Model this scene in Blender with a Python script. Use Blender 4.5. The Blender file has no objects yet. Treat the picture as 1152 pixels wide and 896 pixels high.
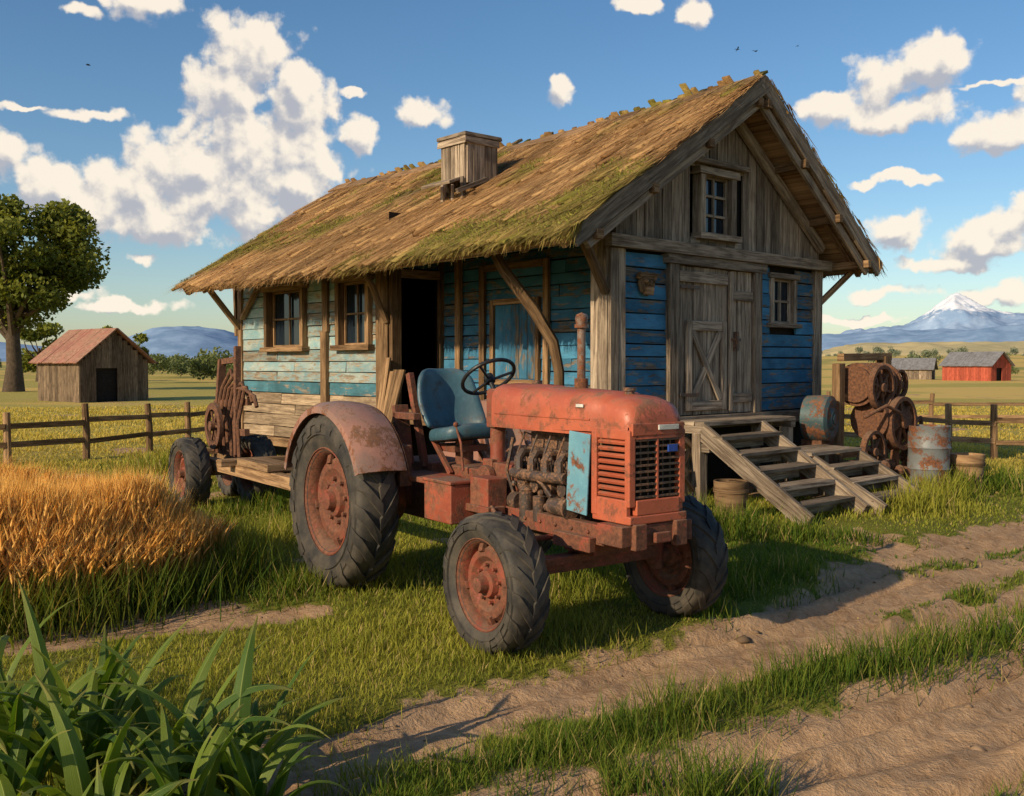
import bpy, math, random
import numpy as np
from mathutils import Vector, Matrix
random.seed(7); rng=np.random.default_rng(7)
scene=bpy.context.scene; COL=scene.collection
rad=math.radians
# ------------------------------------------------------------ noise
def vnoise(x,y,seed=0):
    xi=np.floor(x).astype(np.int64); yi=np.floor(y).astype(np.int64)
    xf=x-xi; yf=y-yi
    def h(a,b):
        n=(a*374761393+b*668265263+seed*144269504)&0xffffffff
        n=((n^(n>>13))*1274126177)&0xffffffff
        return ((n^(n>>16))&0xffff)/65535.0
    u=xf*xf*(3-2*xf); v=yf*yf*(3-2*yf)
    return (h(xi,yi)*(1-u)+h(xi+1,yi)*u)*(1-v)+(h(xi,yi+1)*(1-u)+h(xi+1,yi+1)*u)*v
def fbm(x,y,o=4,seed=0):
    x=np.asarray(x,float); y=np.asarray(y,float)
    s=0;a=.5;t=0
    for i in range(o):
        s=s+a*vnoise(x*2**i+13.7*i,y*2**i-7.3*i,seed+i); t+=a; a*=.5
    return s/t
def sstep(a,b,x):
    t=np.clip((x-a)/(b-a),0,1); return t*t*(3-2*t)
# ------------------------------------------------------------ node helpers
def nd(t,ty,ins=None,**pr):
    n=t.nodes.new(ty)
    for k,v in pr.items(): setattr(n,k,v)
    if ins:
        for k,v in ins.items():
            s=n.inputs[k]
            if isinstance(v,bpy.types.NodeSocket): t.links.new(v,s)
            else: s.default_value=v
    return n
def c4(c): return (c[0],c[1],c[2],1.0)
def MT(t,op,a,b=None,c=None,clamp=False):
    i={0:a}
    if b is not None: i[1]=b
    if c is not None: i[2]=c
    n=nd(t,'ShaderNodeMath',i,operation=op); n.use_clamp=clamp
    return n.outputs[0]
def VM(t,op,a,b=None,c=None):
    i={0:a}
    if b is not None: i[1]=b
    if c is not None: i[2]=c
    return nd(t,'ShaderNodeVectorMath',i,operation=op)
def mixc(t,f,a,b,blend='MIX'):
    n=nd(t,'ShaderNodeMix',data_type='RGBA',blend_type=blend)
    for k,v in ((0,f),(6,a),(7,b)):
        if isinstance(v,bpy.types.NodeSocket): t.links.new(v,n.inputs[k])
        elif k==0: n.inputs[k].default_value=v
        else: n.inputs[k].default_value=c4(v)
    return n.outputs[2]
def mapr(t,v,a,b,c=0.,d=1.,smooth=True):
    n=nd(t,'ShaderNodeMapRange',{0:v,1:a,2:b,3:c,4:d})
    if smooth: n.interpolation_type='SMOOTHSTEP'
    return n.outputs[0]
def noise(t,vec,scale,detail=4,rough=.55,dist=0.):
    return nd(t,'ShaderNodeTexNoise',{'Vector':vec,'Scale':scale,'Detail':detail,'Roughness':rough,'Distortion':dist})
def newmat(name,rough=.8,spec=.3):
    m=bpy.data.materials.new(name); m.use_nodes=True; t=m.node_tree
    b=t.nodes['Principled BSDF']; b.inputs['Roughness'].default_value=rough
    b.inputs['Specular IOR Level'].default_value=spec
    return m,t,b
def bump(t,b,h,strength=.5,dist=.01):
    n=nd(t,'ShaderNodeBump',{'Strength':strength,'Distance':dist,'Height':h})
    t.links.new(n.outputs[0],b.inputs['Normal'])
def wood(name,c1,c2,paint=None,cover=.5,var=.5,paint2=None):
    m,t,b=newmat(name,.88,.15)
    uv=nd(t,'ShaderNodeTexCoord').outputs['UV']
    r=nd(t,'ShaderNodeAttribute',attribute_name='rnd').outputs['Fac']
    sx=nd(t,'ShaderNodeSeparateXYZ',{0:uv})
    rz=MT(t,'MULTIPLY',r,53.)
    def vec(a,bb): return nd(t,'ShaderNodeCombineXYZ',{0:MT(t,'MULTIPLY',sx.outputs[0],a),1:MT(t,'MULTIPLY',sx.outputs[1],bb),2:rz}).outputs[0]
    g=noise(t,vec(1.1,16.),1.6,5,.65,.6).outputs[0]
    g2=noise(t,vec(2.,70.),1.5,3,.6).outputs[0]
    g3=noise(t,vec(2.5,4.),1.2,4,.6).outputs[0]
    f=mapr(t,g,.3,.7)
    colr=mixc(t,f,c1,c2)
    crack=mapr(t,g2,.3,.42)
    colr=mixc(t,MT(t,'MULTIPLY',MT(t,'SUBTRACT',1.,crack),.75),colr,tuple(x*.18 for x in c1))
    colr=mixc(t,mapr(t,g3,.45,.75,0.,.5),colr,(c1[0]*.5,c1[1]*.5,c1[2]*.52))
    h=MT(t,'ADD',MT(t,'MULTIPLY',g2,.6),g)
    if paint:
        pn=noise(t,vec(1.8,7.),1.7,6,.7,.3).outputs[0]
        pn=MT(t,'ADD',pn,MT(t,'MULTIPLY',MT(t,'SUBTRACT',r,.5),.16))
        pm=mapr(t,pn,1-cover-.06,1-cover+.04)
        pc=mixc(t,mapr(t,g3,.3,.7),paint,paint2 or tuple(x*.6 for x in paint))
        pm=MT(t,'MULTIPLY',pm,mapr(t,g2,.28,.4,.25,1.))
        colr=mixc(t,pm,colr,pc)
        h=MT(t,'ADD',h,MT(t,'MULTIPLY',pm,.25))
    vv=mapr(t,r,0.,1.,1-var*.6,1+var*.5,False)
    hsv=nd(t,'ShaderNodeHueSaturation',{'Value':vv,'Color':colr})
    t.links.new(hsv.outputs[0],b.inputs['Base Color'])
    bump(t,b,h,.75,.012)
    return m
def rusty(name,paint,amt=.5,rough=.55,rc1=(.055,.02,.01),rc2=(.22,.075,.028),scale=5.,paint2=None,grime=.5):
    m,t,b=newmat(name,rough,.4)
    o=nd(t,'ShaderNodeTexCoord').outputs['Object']
    n1=noise(t,o,scale,7,.68,.3).outputs[0]
    n2=noise(t,o,scale*6,5,.7).outputs[0]
    n3=noise(t,o,scale*.45,4,.6).outputs[0]
    rc=mixc(t,mapr(t,n2,.3,.7),rc1,rc2)
    pc=mixc(t,mapr(t,n3,.35,.65),paint,paint2 or tuple(x*.62 for x in paint))
    pc=mixc(t,mapr(t,n2,.5,.8,0,.35),pc,tuple(min(1,x*1.6+.03) for x in paint))
    pc=mixc(t,mapr(t,n1,.5,.72,0,grime),pc,(.07,.035,.022))
    inv=mapr(t,MT(t,'ADD',MT(t,'MULTIPLY',n1,.7),MT(t,'MULTIPLY',n2,.3)),.62-amt*.25-.03,.62-amt*.25+.05)
    colr=mixc(t,inv,pc,rc)
    # road dust settling on upward faces and low down
    gn=nd(t,'ShaderNodeNewGeometry'); nz=nd(t,'ShaderNodeSeparateXYZ',{0:gn.outputs['Normal']}).outputs[2]
    dust=MT(t,'MULTIPLY',mapr(t,nz,.3,1.,.04,.3),mapr(t,n1,.35,.65))
    colr=mixc(t,dust,colr,(.33,.24,.16))
    t.links.new(colr,b.inputs['Base Color'])
    t.links.new(mapr(t,inv,0,1,rough,.9,False),b.inputs['Roughness'])
    bump(t,b,MT(t,'ADD',MT(t,'MULTIPLY',inv,.4),MT(t,'MULTIPLY',n2,.5)),.5,.006)
    return m
def simple(name,c,rough=.8,c2=None,scale=8.,bs=.4,bd=.01,spec=.3):
    m,t,b=newmat(name,rough,spec)
    o=nd(t,'ShaderNodeTexCoord').outputs['Object']
    n=noise(t,o,scale,6,.65).outputs[0]
    t.links.new(mixc(t,mapr(t,n,.3,.7),c,c2 or tuple(x*.55 for x in c)),b.inputs['Base Color'])
    bump(t,b,n,bs,bd)
    return m
def foliage(name,trans=.35,rough=.6):
    m,t,b=newmat(name,rough,.2)
    a=nd(t,'ShaderNodeAttribute',attribute_name='Col').outputs['Color']
    t.links.new(a,b.inputs['Base Color'])
    tr=nd(t,'ShaderNodeBsdfTranslucent')
    t.links.new(mixc(t,1.,a,(1.35,1.3,.6),'MULTIPLY'),tr.inputs[0])
    mx=nd(t,'ShaderNodeMixShader',{0:trans,1:b.outputs[0],2:tr.outputs[0]})
    t.links.new(mx.outputs[0],t.nodes['Material Output'].inputs[0])
    return m
# ------------------------------------------------------------ materials
GREY1,GREY2=(.13,.092,.064),(.42,.33,.24)
M_grey=wood('weathered_grey_wood',GREY1,GREY2,var=.7)
M_brown=wood('brown_wood',(.13,.072,.036),(.37,.23,.12),var=.7)
M_light=wood('pale_bare_wood',(.18,.125,.08),(.42,.31,.2),var=.5)
M_blue=wood('blue_painted_wood',(.1,.08,.06),(.3,.245,.19),paint=(.06,.2,.325),cover=.565,var=.6,paint2=(.035,.125,.215))
M_teal=wood('faded_teal_painted_wood',(.2,.155,.11),(.42,.34,.24),paint=(.16,.28,.31),cover=.53,var=.6,paint2=(.34,.37,.33))
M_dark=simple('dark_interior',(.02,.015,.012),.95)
M_glass,_t,_b=newmat('window_glass',.06,.6); _b.inputs['Base Color'].default_value=(.012,.02,.03,1)
M_red=rusty('worn_red_paint',(.45,.11,.052),.34,.42,paint2=(.34,.078,.038),rc1=(.09,.03,.017),rc2=(.26,.085,.04),grime=.5)
M_redrust=rusty('rusted_red_metal',(.27,.065,.035),.68,.62,rc1=(.06,.025,.015),rc2=(.2,.07,.035))
M_rust=rusty('heavy_rust',(.14,.06,.034),.85,.75,rc1=(.05,.022,.013),rc2=(.19,.08,.038))
M_iron=rusty('oily_iron',(.07,.048,.038),.5,.42,rc1=(.035,.02,.014),rc2=(.24,.12,.065),scale=9)
M_bluem=rusty('pale_blue_metal',(.15,.33,.4),.28,.5,paint2=(.1,.25,.33))
M_seat=rusty('blue_seat_vinyl',(.045,.115,.155),.12,.42,rc1=(.03,.03,.03),rc2=(.08,.09,.09))
M_chrome=rusty('steel_pipe',(.24,.17,.13),.6,.4)
M_rubber=simple('tyre_rubber',(.024,.023,.022),.72,(.085,.07,.052),6.,.5,.006,.35)
M_white=simple('enamel_white',(.7,.68,.62),.4)
M_badge=simple('badge_blue',(.03,.08,.35),.4)
M_drum=rusty('galvanised_drum',(.17,.18,.18),.4,.5)
M_tealm=rusty('teal_drum_metal',(.05,.1,.11),.45,.5)
M_roofm=rusty('rusty_sheet_roof',(.36,.15,.1),.6,.7,scale=1.2,rc1=(.18,.08,.05),rc2=(.4,.2,.13))
M_redbarn=wood('red_barn_wood',(.3,.06,.035),(.5,.12,.07),var=.4)
M_leaf=foliage('foliage_leaves',.3)
M_grass=foliage('grass_blades',.4,.75)
M_straw=foliage('straw',.15,.85)
M_bark=simple('bark',(.1,.07,.045),.95,None,6.,.9,.05)
# ------------------------------------------------------------ mesh builder
BOXF=[((0,1,3,2),0),((4,6,7,5),0),((0,4,5,1),1),((2,3,7,6),1),((0,2,6,4),2),((1,5,7,3),2)]
class MB:
    def __init__(s): s.v=[];s.f=[];s.uv=[];s.c=[];s.m=[]
    def add(s,V,F,U=None,rnd=None,mat=0):
        o=len(s.v); s.v+=[tuple(p) for p in V]; r=random.random() if rnd is None else rnd
        for i,f in enumerate(F):
            s.f.append([o+k for k in f]); s.c+= [r]*len(f); s.m.append(mat)
            s.uv+= U[i] if U else [(V[k][0],V[k][2]) for k in f]
    def box(s,c,size,R=None,mat=0,jit=0.,rnd=None):
        c=Vector(c); h=[x/2 for x in size]; L=max(range(3),key=lambda i:size[i])
        loc=[];V=[]
        flip=False
        if R is not None: flip=R.determinant()<0
        for i in (-1,1):
            for j in (-1,1):
                for k in (-1,1):
                    p=Vector((i*h[0],j*h[1],k*h[2])); loc.append(p)
                    q=p+Vector([random.uniform(-jit,jit) for _ in range(3)]) if jit else p
                    V.append(c+(R@q if R is not None else q))
        F=[];U=[]
        for f,n in BOXF:
            o=[a for a in range(3) if a!=n]
            if L in o: a=L; bb=[q for q in o if q!=L][0]
            else: a,bb=o
            ff=f[::-1] if flip else f
            F.append(ff); U.append([(loc[k][a],loc[k][bb]) for k in ff])
        s.add(V,F,U,rnd,mat)
    def beam(s,p0,p1,ws,wu,up=(0,0,1),**k):
        p0=Vector(p0);p1=Vector(p1); d=(p1-p0); L=d.length; d.normalize()
        up=Vector(up)
        if abs(d.dot(up))>.97: up=Vector((0,1,0))
        sd=up.cross(d).normalized(); u=d.cross(sd)
        s.box((p0+p1)/2,(L,ws,wu),Matrix((d,sd,u)).transposed(),**k)
    def lathe(s,prof,o,ax,n=24,mat=0,rnd=None,a0=0.,a1=2*math.pi):
        o=Vector(o);ax=Vector(ax).normalized()
        e1=ax.orthogonal().normalized(); e2=ax.cross(e1)
        V=[];F=[];U=[]; full=abs(a1-a0-2*math.pi)<1e-6; m=n if full else n+1
        for a,r in prof:
            for i in range(m):
                t=a0+(a1-a0)*i/n
                V.append(o+ax*a+(e1*math.cos(t)+e2*math.sin(t))*r)
        for j in range(len(prof)-1):
            for i in range(n):
                i2=(i+1)%m
                F.append((j*m+i,j*m+i2,(j+1)*m+i2,(j+1)*m+i))
                U.append([(i/n,j*.1),((i+1)/n,j*.1),((i+1)/n,j*.1+.1),(i/n,j*.1+.1)])
        s.add(V,F,U,rnd,mat)
    def cyl(s,p0,p1,r0,r1=None,n=14,mat=0,rnd=None):
        p0=Vector(p0);p1=Vector(p1);L=(p1-p0).length; r1=r0 if r1 is None else r1
        s.lathe([(0,1e-4),(0,r0),(L,r1),(L,1e-4)],p0,p1-p0,n,mat,rnd)
    def tube(s,pts,rs,n=8,mat=0,rnd=None):
        pts=[Vector(p) for p in pts]
        if not hasattr(rs,'__len__'): rs=[rs]*len(pts)
        V=[];F=[];U=[]; e=None;L=0
        for i,p in enumerate(pts):
            d=(pts[min(i+1,len(pts)-1)]-pts[max(i-1,0)]).normalized()
            if e is None: e=d.orthogonal().normalized()
            e=(e-d*e.dot(d)).normalized(); g=d.cross(e)
            for k in range(n):
                t=2*math.pi*k/n; V.append(p+(e*math.cos(t)+g*math.sin(t))*rs[i])
        for i in range(len(pts)-1):
            l=(pts[i+1]-pts[i]).length
            for k in range(n):
                k2=(k+1)%n
                F.append((i*n+k,i*n+k2,(i+1)*n+k2,(i+1)*n+k))
                U.append([(L,k*.04),(L,k*.04+.04),(L+l,k*.04+.04),(L+l,k*.04)])
            L+=l
        F.append(tuple(range(n))[::-1]);U.append([(0,0)]*n)
        F.append(tuple((len(pts)-1)*n+k for k in range(n)));U.append([(0,0)]*n)
        s.add(V,F,U,rnd,mat)
    def loft(s,secs,mat=0,caps=True,closed=True,rnd=None):
        n=len(secs[0]);V=[p for q in secs for p in q];F=[]
        for i in range(len(secs)-1):
            for k in range(n if closed else n-1):
                k2=(k+1)%n;F.append((i*n+k,i*n+k2,(i+1)*n+k2,(i+1)*n+k))
        if caps: F.append(tuple(range(n))[::-1]);F.append(tuple((len(secs)-1)*n+k for k in range(n)))
        s.add(V,F,None,rnd,mat)
    def sphere(s,c,r,sc=(1,1,1),n=12,mat=0):
        V=[];F=[];m=n//2
        for j in range(m+1):
            for i in range(n):
                a=2*math.pi*i/n;b=math.pi*j/m
                V.append((c[0]+r*sc[0]*math.sin(b)*math.cos(a),c[1]+r*sc[1]*math.sin(b)*math.sin(a),c[2]+r*sc[2]*math.cos(b)))
        for j in range(m):
            for i in range(n):
                i2=(i+1)%n;F.append((j*n+i,(j+1)*n+i,(j+1)*n+i2,j*n+i2))
        s.add(V,F,None,None,mat)
    def obj(s,name,mats,parent=None,bevel=0.,sub=0,solid=0.):
        me=bpy.data.meshes.new(name); me.from_pydata(s.v,[],s.f)
        uv=me.uv_layers.new(name='UVMap'); uv.data.foreach_set('uv',np.array(s.uv,dtype=np.float32).ravel())
        at=me.attributes.new('rnd','FLOAT','CORNER'); at.data.foreach_set('value',np.array(s.c,dtype=np.float32))
        if not isinstance(mats,(list,tuple)): mats=[mats]
        for m in mats: me.materials.append(m)
        me.polygons.foreach_set('material_index',s.m)
        me.polygons.foreach_set('use_smooth',[True]*len(s.f))
        me.update(); me.set_sharp_from_angle(angle=rad(38))
        ob=bpy.data.objects.new(name,me); COL.objects.link(ob)
        if parent: ob.parent=parent
        if solid: md=ob.modifiers.new('s','SOLIDIFY');md.thickness=solid
        if bevel:
            md=ob.modifiers.new('b','BEVEL');md.width=bevel;md.segments=2;md.limit_method='ANGLE';md.angle_limit=rad(40);md.harden_normals=True
        if sub: md=ob.modifiers.new('u','SUBSURF');md.levels=sub;md.render_levels=sub
        return ob
def empty(name,loc=(0,0,0),rz=0.):
    e=bpy.data.objects.new(name,None); COL.objects.link(e); e.location=loc; e.rotation_euler=(0,0,rz); e.empty_display_size=.2
    return e
def np_mesh(name,V,loops,starts,colr,mat,smooth=False,parent=None):
    me=bpy.data.meshes.new(name)
    me.vertices.add(len(V)); me.vertices.foreach_set('co',np.ascontiguousarray(V,dtype=np.float32).ravel())
    me.loops.add(len(loops)); me.loops.foreach_set('vertex_index',np.ascontiguousarray(loops,dtype=np.int32))
    me.polygons.add(len(starts)); me.polygons.foreach_set('loop_start',np.ascontiguousarray(starts,dtype=np.int32))
    if smooth: me.polygons.foreach_set('use_smooth',np.ones(len(starts),dtype=bool))
    me.update(calc_edges=True)
    if colr is not None:
        ca=me.color_attributes.new('Col','FLOAT_COLOR','POINT')
        if colr.shape[1]==3: colr=np.hstack([colr,np.ones((len(colr),1))])
        ca.data.foreach_set('color',np.ascontiguousarray(colr,dtype=np.float32).ravel())
    me.materials.append(mat)
    ob=bpy.data.objects.new(name,me); COL.objects.link(ob)
    if parent: ob.parent=parent
    return ob
def scatter(name,tv,tf,A,pos,colr,mat,tcol=None,parent=None):
    tv=np.array(tv,float); n=len(pos); k=len(tv)
    V=np.einsum('nij,kj->nki',A,tv)+pos[:,None,:]
    fl=np.concatenate([np.array(f) for f in tf]); ln=np.array([len(f) for f in tf])
    loops=(fl[None,:]+(np.arange(n)*k)[:,None]).ravel()
    st=np.concatenate([[0],np.cumsum(ln)[:-1]])
    starts=(st[None,:]+(np.arange(n)*len(fl))[:,None]).ravel()
    C=np.repeat(colr[:,None,:],k,axis=1)
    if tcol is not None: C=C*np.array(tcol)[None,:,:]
    return np_mesh(name,V.reshape(-1,3),loops,starts,C.reshape(-1,3),mat,parent=parent)
# ------------------------------------------------------------ camera, light, sky
cam=bpy.data.cameras.new('camera'); co=bpy.data.objects.new('camera',cam); COL.objects.link(co)
co.location=(0,0,1.69); co.rotation_euler=(rad(90-1.98),0,0)
cam.sensor_width=36; cam.lens=36*1100/1152; cam.clip_end=20000; scene.camera=co
SUN=Vector((-.72*.91,-.694*.91,.415)).normalized()
sl=bpy.data.lights.new('sun','SUN'); sl.energy=5.0; sl.angle=rad(.5); sl.color=(1,.82,.56)
so=bpy.data.objects.new('sun',sl); COL.objects.link(so); so.rotation_euler=SUN.to_track_quat('Z','Y').to_euler(); so.location=(-20,-25,30)
W=bpy.data.worlds.new('World'); scene.world=W; W.use_nodes=True; t=W.node_tree
bg=t.nodes['Background']; bg.inputs[1].default_value=.1
sky=nd(t,'ShaderNodeTexSky',sky_type='NISHITA'); sky.sun_disc=False
sky.sun_elevation=math.asin(SUN.z); sky.sun_rotation=math.atan2(SUN.x,SUN.y)%(2*math.pi)
sky.air_density=1.0; sky.dust_density=.7; sky.ozone_density=2.0
skc=nd(t,'ShaderNodeHueSaturation',{'Saturation':1.22,'Value':1.22,'Color':sky.outputs[0]}).outputs[0]
t.links.new(skc,bg.inputs[0])
dr=VM(t,'NORMALIZE',nd(t,'ShaderNodeTexCoord').outputs['Generated']).outputs[0]
sp=nd(t,'ShaderNodeSeparateXYZ',{0:dr})
az=MT(t,'ARCTAN2',sp.outputs[0],sp.outputs[1]); el=MT(t,'ARCSINE',sp.outputs[2])
blobs=[(288,68,50,42),(262,122,52,48),(335,112,44,40),(300,172,84,54),(215,190,62,44),(160,212,54,40),(250,226,118,44),(335,205,58,36),(405,155,24,21),
(110,238,64,32),(60,212,40,26),(180,252,104,22),(20,168,32,22),(105,132,48,7),(165,8,50,16),(95,15,24,8),(470,127,28,14),(625,103,17,20),(400,107,14,5),
(308,236,32,14),(158,291,14,8),(140,345,66,7),(60,330,40,6),(712,8,32,12),(782,18,24,15),(1046,72,38,28),(990,98,40,28),(935,126,44,18),(1000,132,64,20),
(1125,152,48,22),(1002,262,38,17),(1105,272,60,24),(1142,248,36,24),(1065,297,48,10),(1018,206,32,6),(970,212,14,5),(1125,335,40,13),(990,332,48,9),(960,362,60,5),(1115,100,30,4),(30,120,26,4),
(-60,150,60,30),(-90,260,80,26),(1240,90,70,26),(1260,220,60,24)]
def px2ang(u,v):
    x=(u-576)/1100.; z=(410-v)/1100.
    return math.atan(x), math.atan(z/math.sqrt(1+x*x))
bang=[px2ang(u,v)+(ru/1100.,rv/1100.) for u,v,ru,rv in blobs]
def n2d(P,s,d,r): return nd(t,'ShaderNodeTexNoise',{'Vector':P,'Scale':s,'Detail':d,'Roughness':r},noise_dimensions='2D')
def v2d(P,s): return nd(t,'ShaderNodeTexVoronoi',{'Vector':P,'Scale':s},voronoi_dimensions='2D',feature='F1').outputs[0]
def dens(P,bl):
    w=VM(t,'SCALE',VM(t,'SUBTRACT',n2d(P,18.,4,.6).outputs[1],(.5,.5,.5)).outputs[0]); w.inputs['Scale'].default_value=.03
    P2=VM(t,'ADD',P,w.outputs[0]).outputs[0]
    acc=None
    for (a,e,ra,re) in bl:
        ia,ie=1/ra,1/re
        L=VM(t,'LENGTH',VM(t,'MULTIPLY_ADD',P2,(ia,ie,0.),(-a*ia,-e*ie,0.)).outputs[0]).outputs['Value']
        acc=L if acc is None else nd(t,'ShaderNodeMath',{0:acc,1:L,2:.2},operation='SMOOTH_MIN').outputs[0]
    d=MT(t,'MINIMUM',MT(t,'MULTIPLY',MT(t,'SUBTRACT',1.1,acc),1.15),1.1)
    f=n2d(P,40.,6,.6).outputs[0]
    d=MT(t,'ADD',d,MT(t,'MULTIPLY',MT(t,'SUBTRACT',f,.5),1.1))
    d=MT(t,'ADD',d,MT(t,'MULTIPLY',MT(t,'SUBTRACT',.42,v2d(P2,24.)),.85))
    return MT(t,'ADD',d,MT(t,'MULTIPLY',MT(t,'SUBTRACT',.4,v2d(P2,60.)),.42))
shader=bg.outputs[0]
edges=[-.66,-.34,-.2,.12,.4,.66]
for a0,a1 in zip(edges[:-1],edges[1:]):
    bl=[b_ for b_ in bang if b_[0]+b_[2]*1.9+.03>a0 and b_[0]-b_[2]*1.9-.03<a1]
    P0=nd(t,'ShaderNodeCombineXYZ',{0:az,1:el,2:0.}).outputs[0]
    dA=dens(P0,bl); dB=dens(VM(t,'ADD',P0,(.006,.015,0.)).outputs[0],bl)
    alpha=mapr(t,dA,-.04,.5)
    lit=mapr(t,MT(t,'SUBTRACT',MT(t,'SUBTRACT',dA,dB),MT(t,'MULTIPLY',MT(t,'MAXIMUM',dB,0.),.22)),-.72,.3)
    cc=mixc(t,lit,(4.7,4.8,5.3),(10.2,9.1,7.6))
    cb=nd(t,'ShaderNodeBackground',{0:mixc(t,MT(t,'MULTIPLY',alpha,.95),skc,cc),1:.1})
    mk=MT(t,'MULTIPLY',MT(t,'MULTIPLY',MT(t,'GREATER_THAN',az,a0),MT(t,'LESS_THAN',az,a1)),MT(t,'MULTIPLY',MT(t,'GREATER_THAN',el,0.),MT(t,'LESS_THAN',el,.47)))
    shader=nd(t,'ShaderNodeMixShader',{0:mk,1:shader,2:cb.outputs[0]}).outputs[0]
t.links.new(shader,t.nodes['World Output'].inputs[0])
scene.view_settings.view_transform='Standard'; scene.view_settings.look='None'; scene.view_settings.exposure=0
# ------------------------------------------------------------ ground
TRA=[(9,11.4,1.15),(5.6,9.35,1.15),(3.5,7.6,.95),(1.9,6.15,.55),(.95,5.5,.38),(.35,5.05,.32),(-.3,4.6,.32),(-.75,4.15,.36),(-1.3,3.3,.35),(-2,2,.35)]
TRB=[(9,9.0,.55),(4.2,6.3,.45),(2.9,5.05,.5),(2.0,4.4,.58),(1.2,3.95,.52),(.45,3.6,.42),(-.3,3.2,.3),(-1,2.,.3)]
TRL=[(-3.9,5.4,.22),(-2.7,6.1,.28),(-1.5,6.65,.14)]
TRK=[(-12,16.2,.5),(-7,14.6,.3),(-4.8,13.3,.15)]
TRD=[(6.0,5.2,.5),(4.2,4.35,.5),(3.0,3.8,.45),(1.9,3.3,.5),(.9,2.8,.4)]
TRS=[(3.9,8.3,.5),(3.5,9.2,.3),(3.6,10.2,.1)]
STR=[[(1.25,3.35,.04),(2.2,3.85,.07),(3.4,4.6,.09),(5.2,5.7,.12),(8,7.3,.15)],[(2.6,6.55,.05),(4.0,7.6,.12),(6.2,9.1,.16),(9.5,11.,.2)],[(3.2,7.9,.03),(5.0,9.2,.08),(8,11,.12)]]
def sdist(x,y,poly,w0=1.):
    best=np.full(x.shape,1e9)
    for (ax,ay,aw),(bx,by,bw) in zip(poly[:-1],poly[1:]):
        dx,dy=bx-ax,by-ay; tt=np.clip(((x-ax)*dx+(y-ay)*dy)/(dx*dx+dy*dy),0,1)
        best=np.minimum(best,np.hypot(x-ax-tt*dx,y-ay-tt*dy)-w0*(aw+(bw-aw)*tt))
    return best
def tracksd(x,y):
    s=np.minimum(sdist(x,y,TRA),sdist(x,y,TRB))
    for T in (TRL,TRK,TRD,TRS): s=np.minimum(s,sdist(x,y,T))
    for T in STR: s=np.maximum(s,-sdist(x,y,T)-.02)
    return s
def dirtf(x,y):
    s=tracksd(x,y)+(fbm(x*2.2,y*2.2,4,3)-.5)*.6+(fbm(x*9,y*9,3,5)-.5)*.3
    bare=sstep(.67,.75,fbm(x*.55+9,y*.55,4,15))*.8
    return np.maximum(sstep(.2,-.14,s),bare)
def ghz(x,y,near=True):
    r=np.hypot(x,y); a=np.degrees(np.arctan2(x,y))
    z=(fbm(x*.9,y*.9,3,11)-.5)*.05*sstep(200,20,r)
    s=tracksd(x,y); inn=sstep(.16,-.14,s)*sstep(60,20,r)
    wob=(fbm(x*1.1,y*1.1,3,19)-.5)*.16
    g_=np.zeros_like(z)
    for T in (TRA,TRB,TRD):
        c_=sdist(x,y,T,0.)+wob
        for cc_,ww,hh_ in ((.1,.06,-.025),(.22,.05,.02),(.34,.07,-.055),(.47,.05,.022),(.62,.08,-.045),(.8,.06,.02),(.95,.07,-.035)):
            g_=g_+hh_*np.exp(-((c_-cc_)/ww)**2)
    z=z+inn*np.clip(g_,-.07,.05)*(.5+fbm(x*.8,y*.8,2,23))
    z=z-.045*sstep(.15,-.25,s)*sstep(60,20,r)+(fbm(x*6,y*6,4,21)-.5)*.045*sstep(.2,-.1,s)
    R=sstep(8,22,a); 
    hills=sstep(160,900,r)*(np.maximum(fbm(x/190+5,y/190,4,31)-.25,0)*(9+17*R))
    return z+hills*(a>-120)
ang=np.concatenate([np.arange(-180,-42,3.),np.arange(-42,42,.25),np.arange(42,180.1,3.)])
ang[-1]=180
rr=[.3]
while rr[-1]<7000: rr.append(rr[-1]*1.0095 if rr[-1]<60 else rr[-1]*1.03)
rr=np.array(rr); AA,RR=np.meshgrid(np.radians(ang),rr)
X=RR*np.sin(AA); Y=RR*np.cos(AA); Z=ghz(X,Y)
D=dirtf(X,Y); D[RR>60]=0
n1=fbm(X*.35,Y*.35,4,41); n2=fbm(X/45,Y/16,3,51); n3=fbm(X/140,Y/40,3,61)
g=np.stack([.13+.1*n1,.14+.07*n1,.028+0*n1],-1)
gold=np.stack([.62+.1*n2,.42+.07*n2,.12+.03*n2],-1); green=np.stack([.36+.06*n2,.31+.05*n2,.07+.02*n2],-1)
k=sstep(.54,.60,n2)[...,None]*.8; far=gold*(1-k)+green*k
k3=sstep(.57,.61,n3)[...,None]*.75; far=far*(1-k3)+np.array([.26,.26,.08])*k3
k=sstep(12,30,RR)[...,None]; c=g*(1-k)+far*k
k=sstep(500,3000,RR)[...,None]*.5; c=c*(1-k)+np.array([.42,.40,.34])*k  # horizon haze painted into the ground colour, growing with distance
nr,na=X.shape
idx=np.arange(nr*na).reshape(nr,na)
q=np.stack([idx[:-1,:-1],idx[:-1,1:],idx[1:,1:],idx[1:,:-1]],-1).reshape(-1,4)[:,::-1]
M_ground,t,b=newmat('meadow_and_dirt',.95,.15)
at=nd(t,'ShaderNodeAttribute',attribute_name='Col'); pos=nd(t,'ShaderNodeNewGeometry').outputs['Position']
f1=noise(t,pos,14.,6,.7).outputs[0]; f2=noise(t,pos,2.2,4,.6).outputs[0]; f3=noise(t,pos,60.,3,.7).outputs[0]
dc=mixc(t,mapr(t,f2,.3,.7),(.45,.28,.15),(.28,.165,.085))
dc=mixc(t,mapr(t,f1,.35,.7,0,.6),dc,(.56,.37,.22)); dc=mixc(t,mapr(t,f3,.55,.75,0,.45),dc,(.15,.085,.045))
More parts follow.
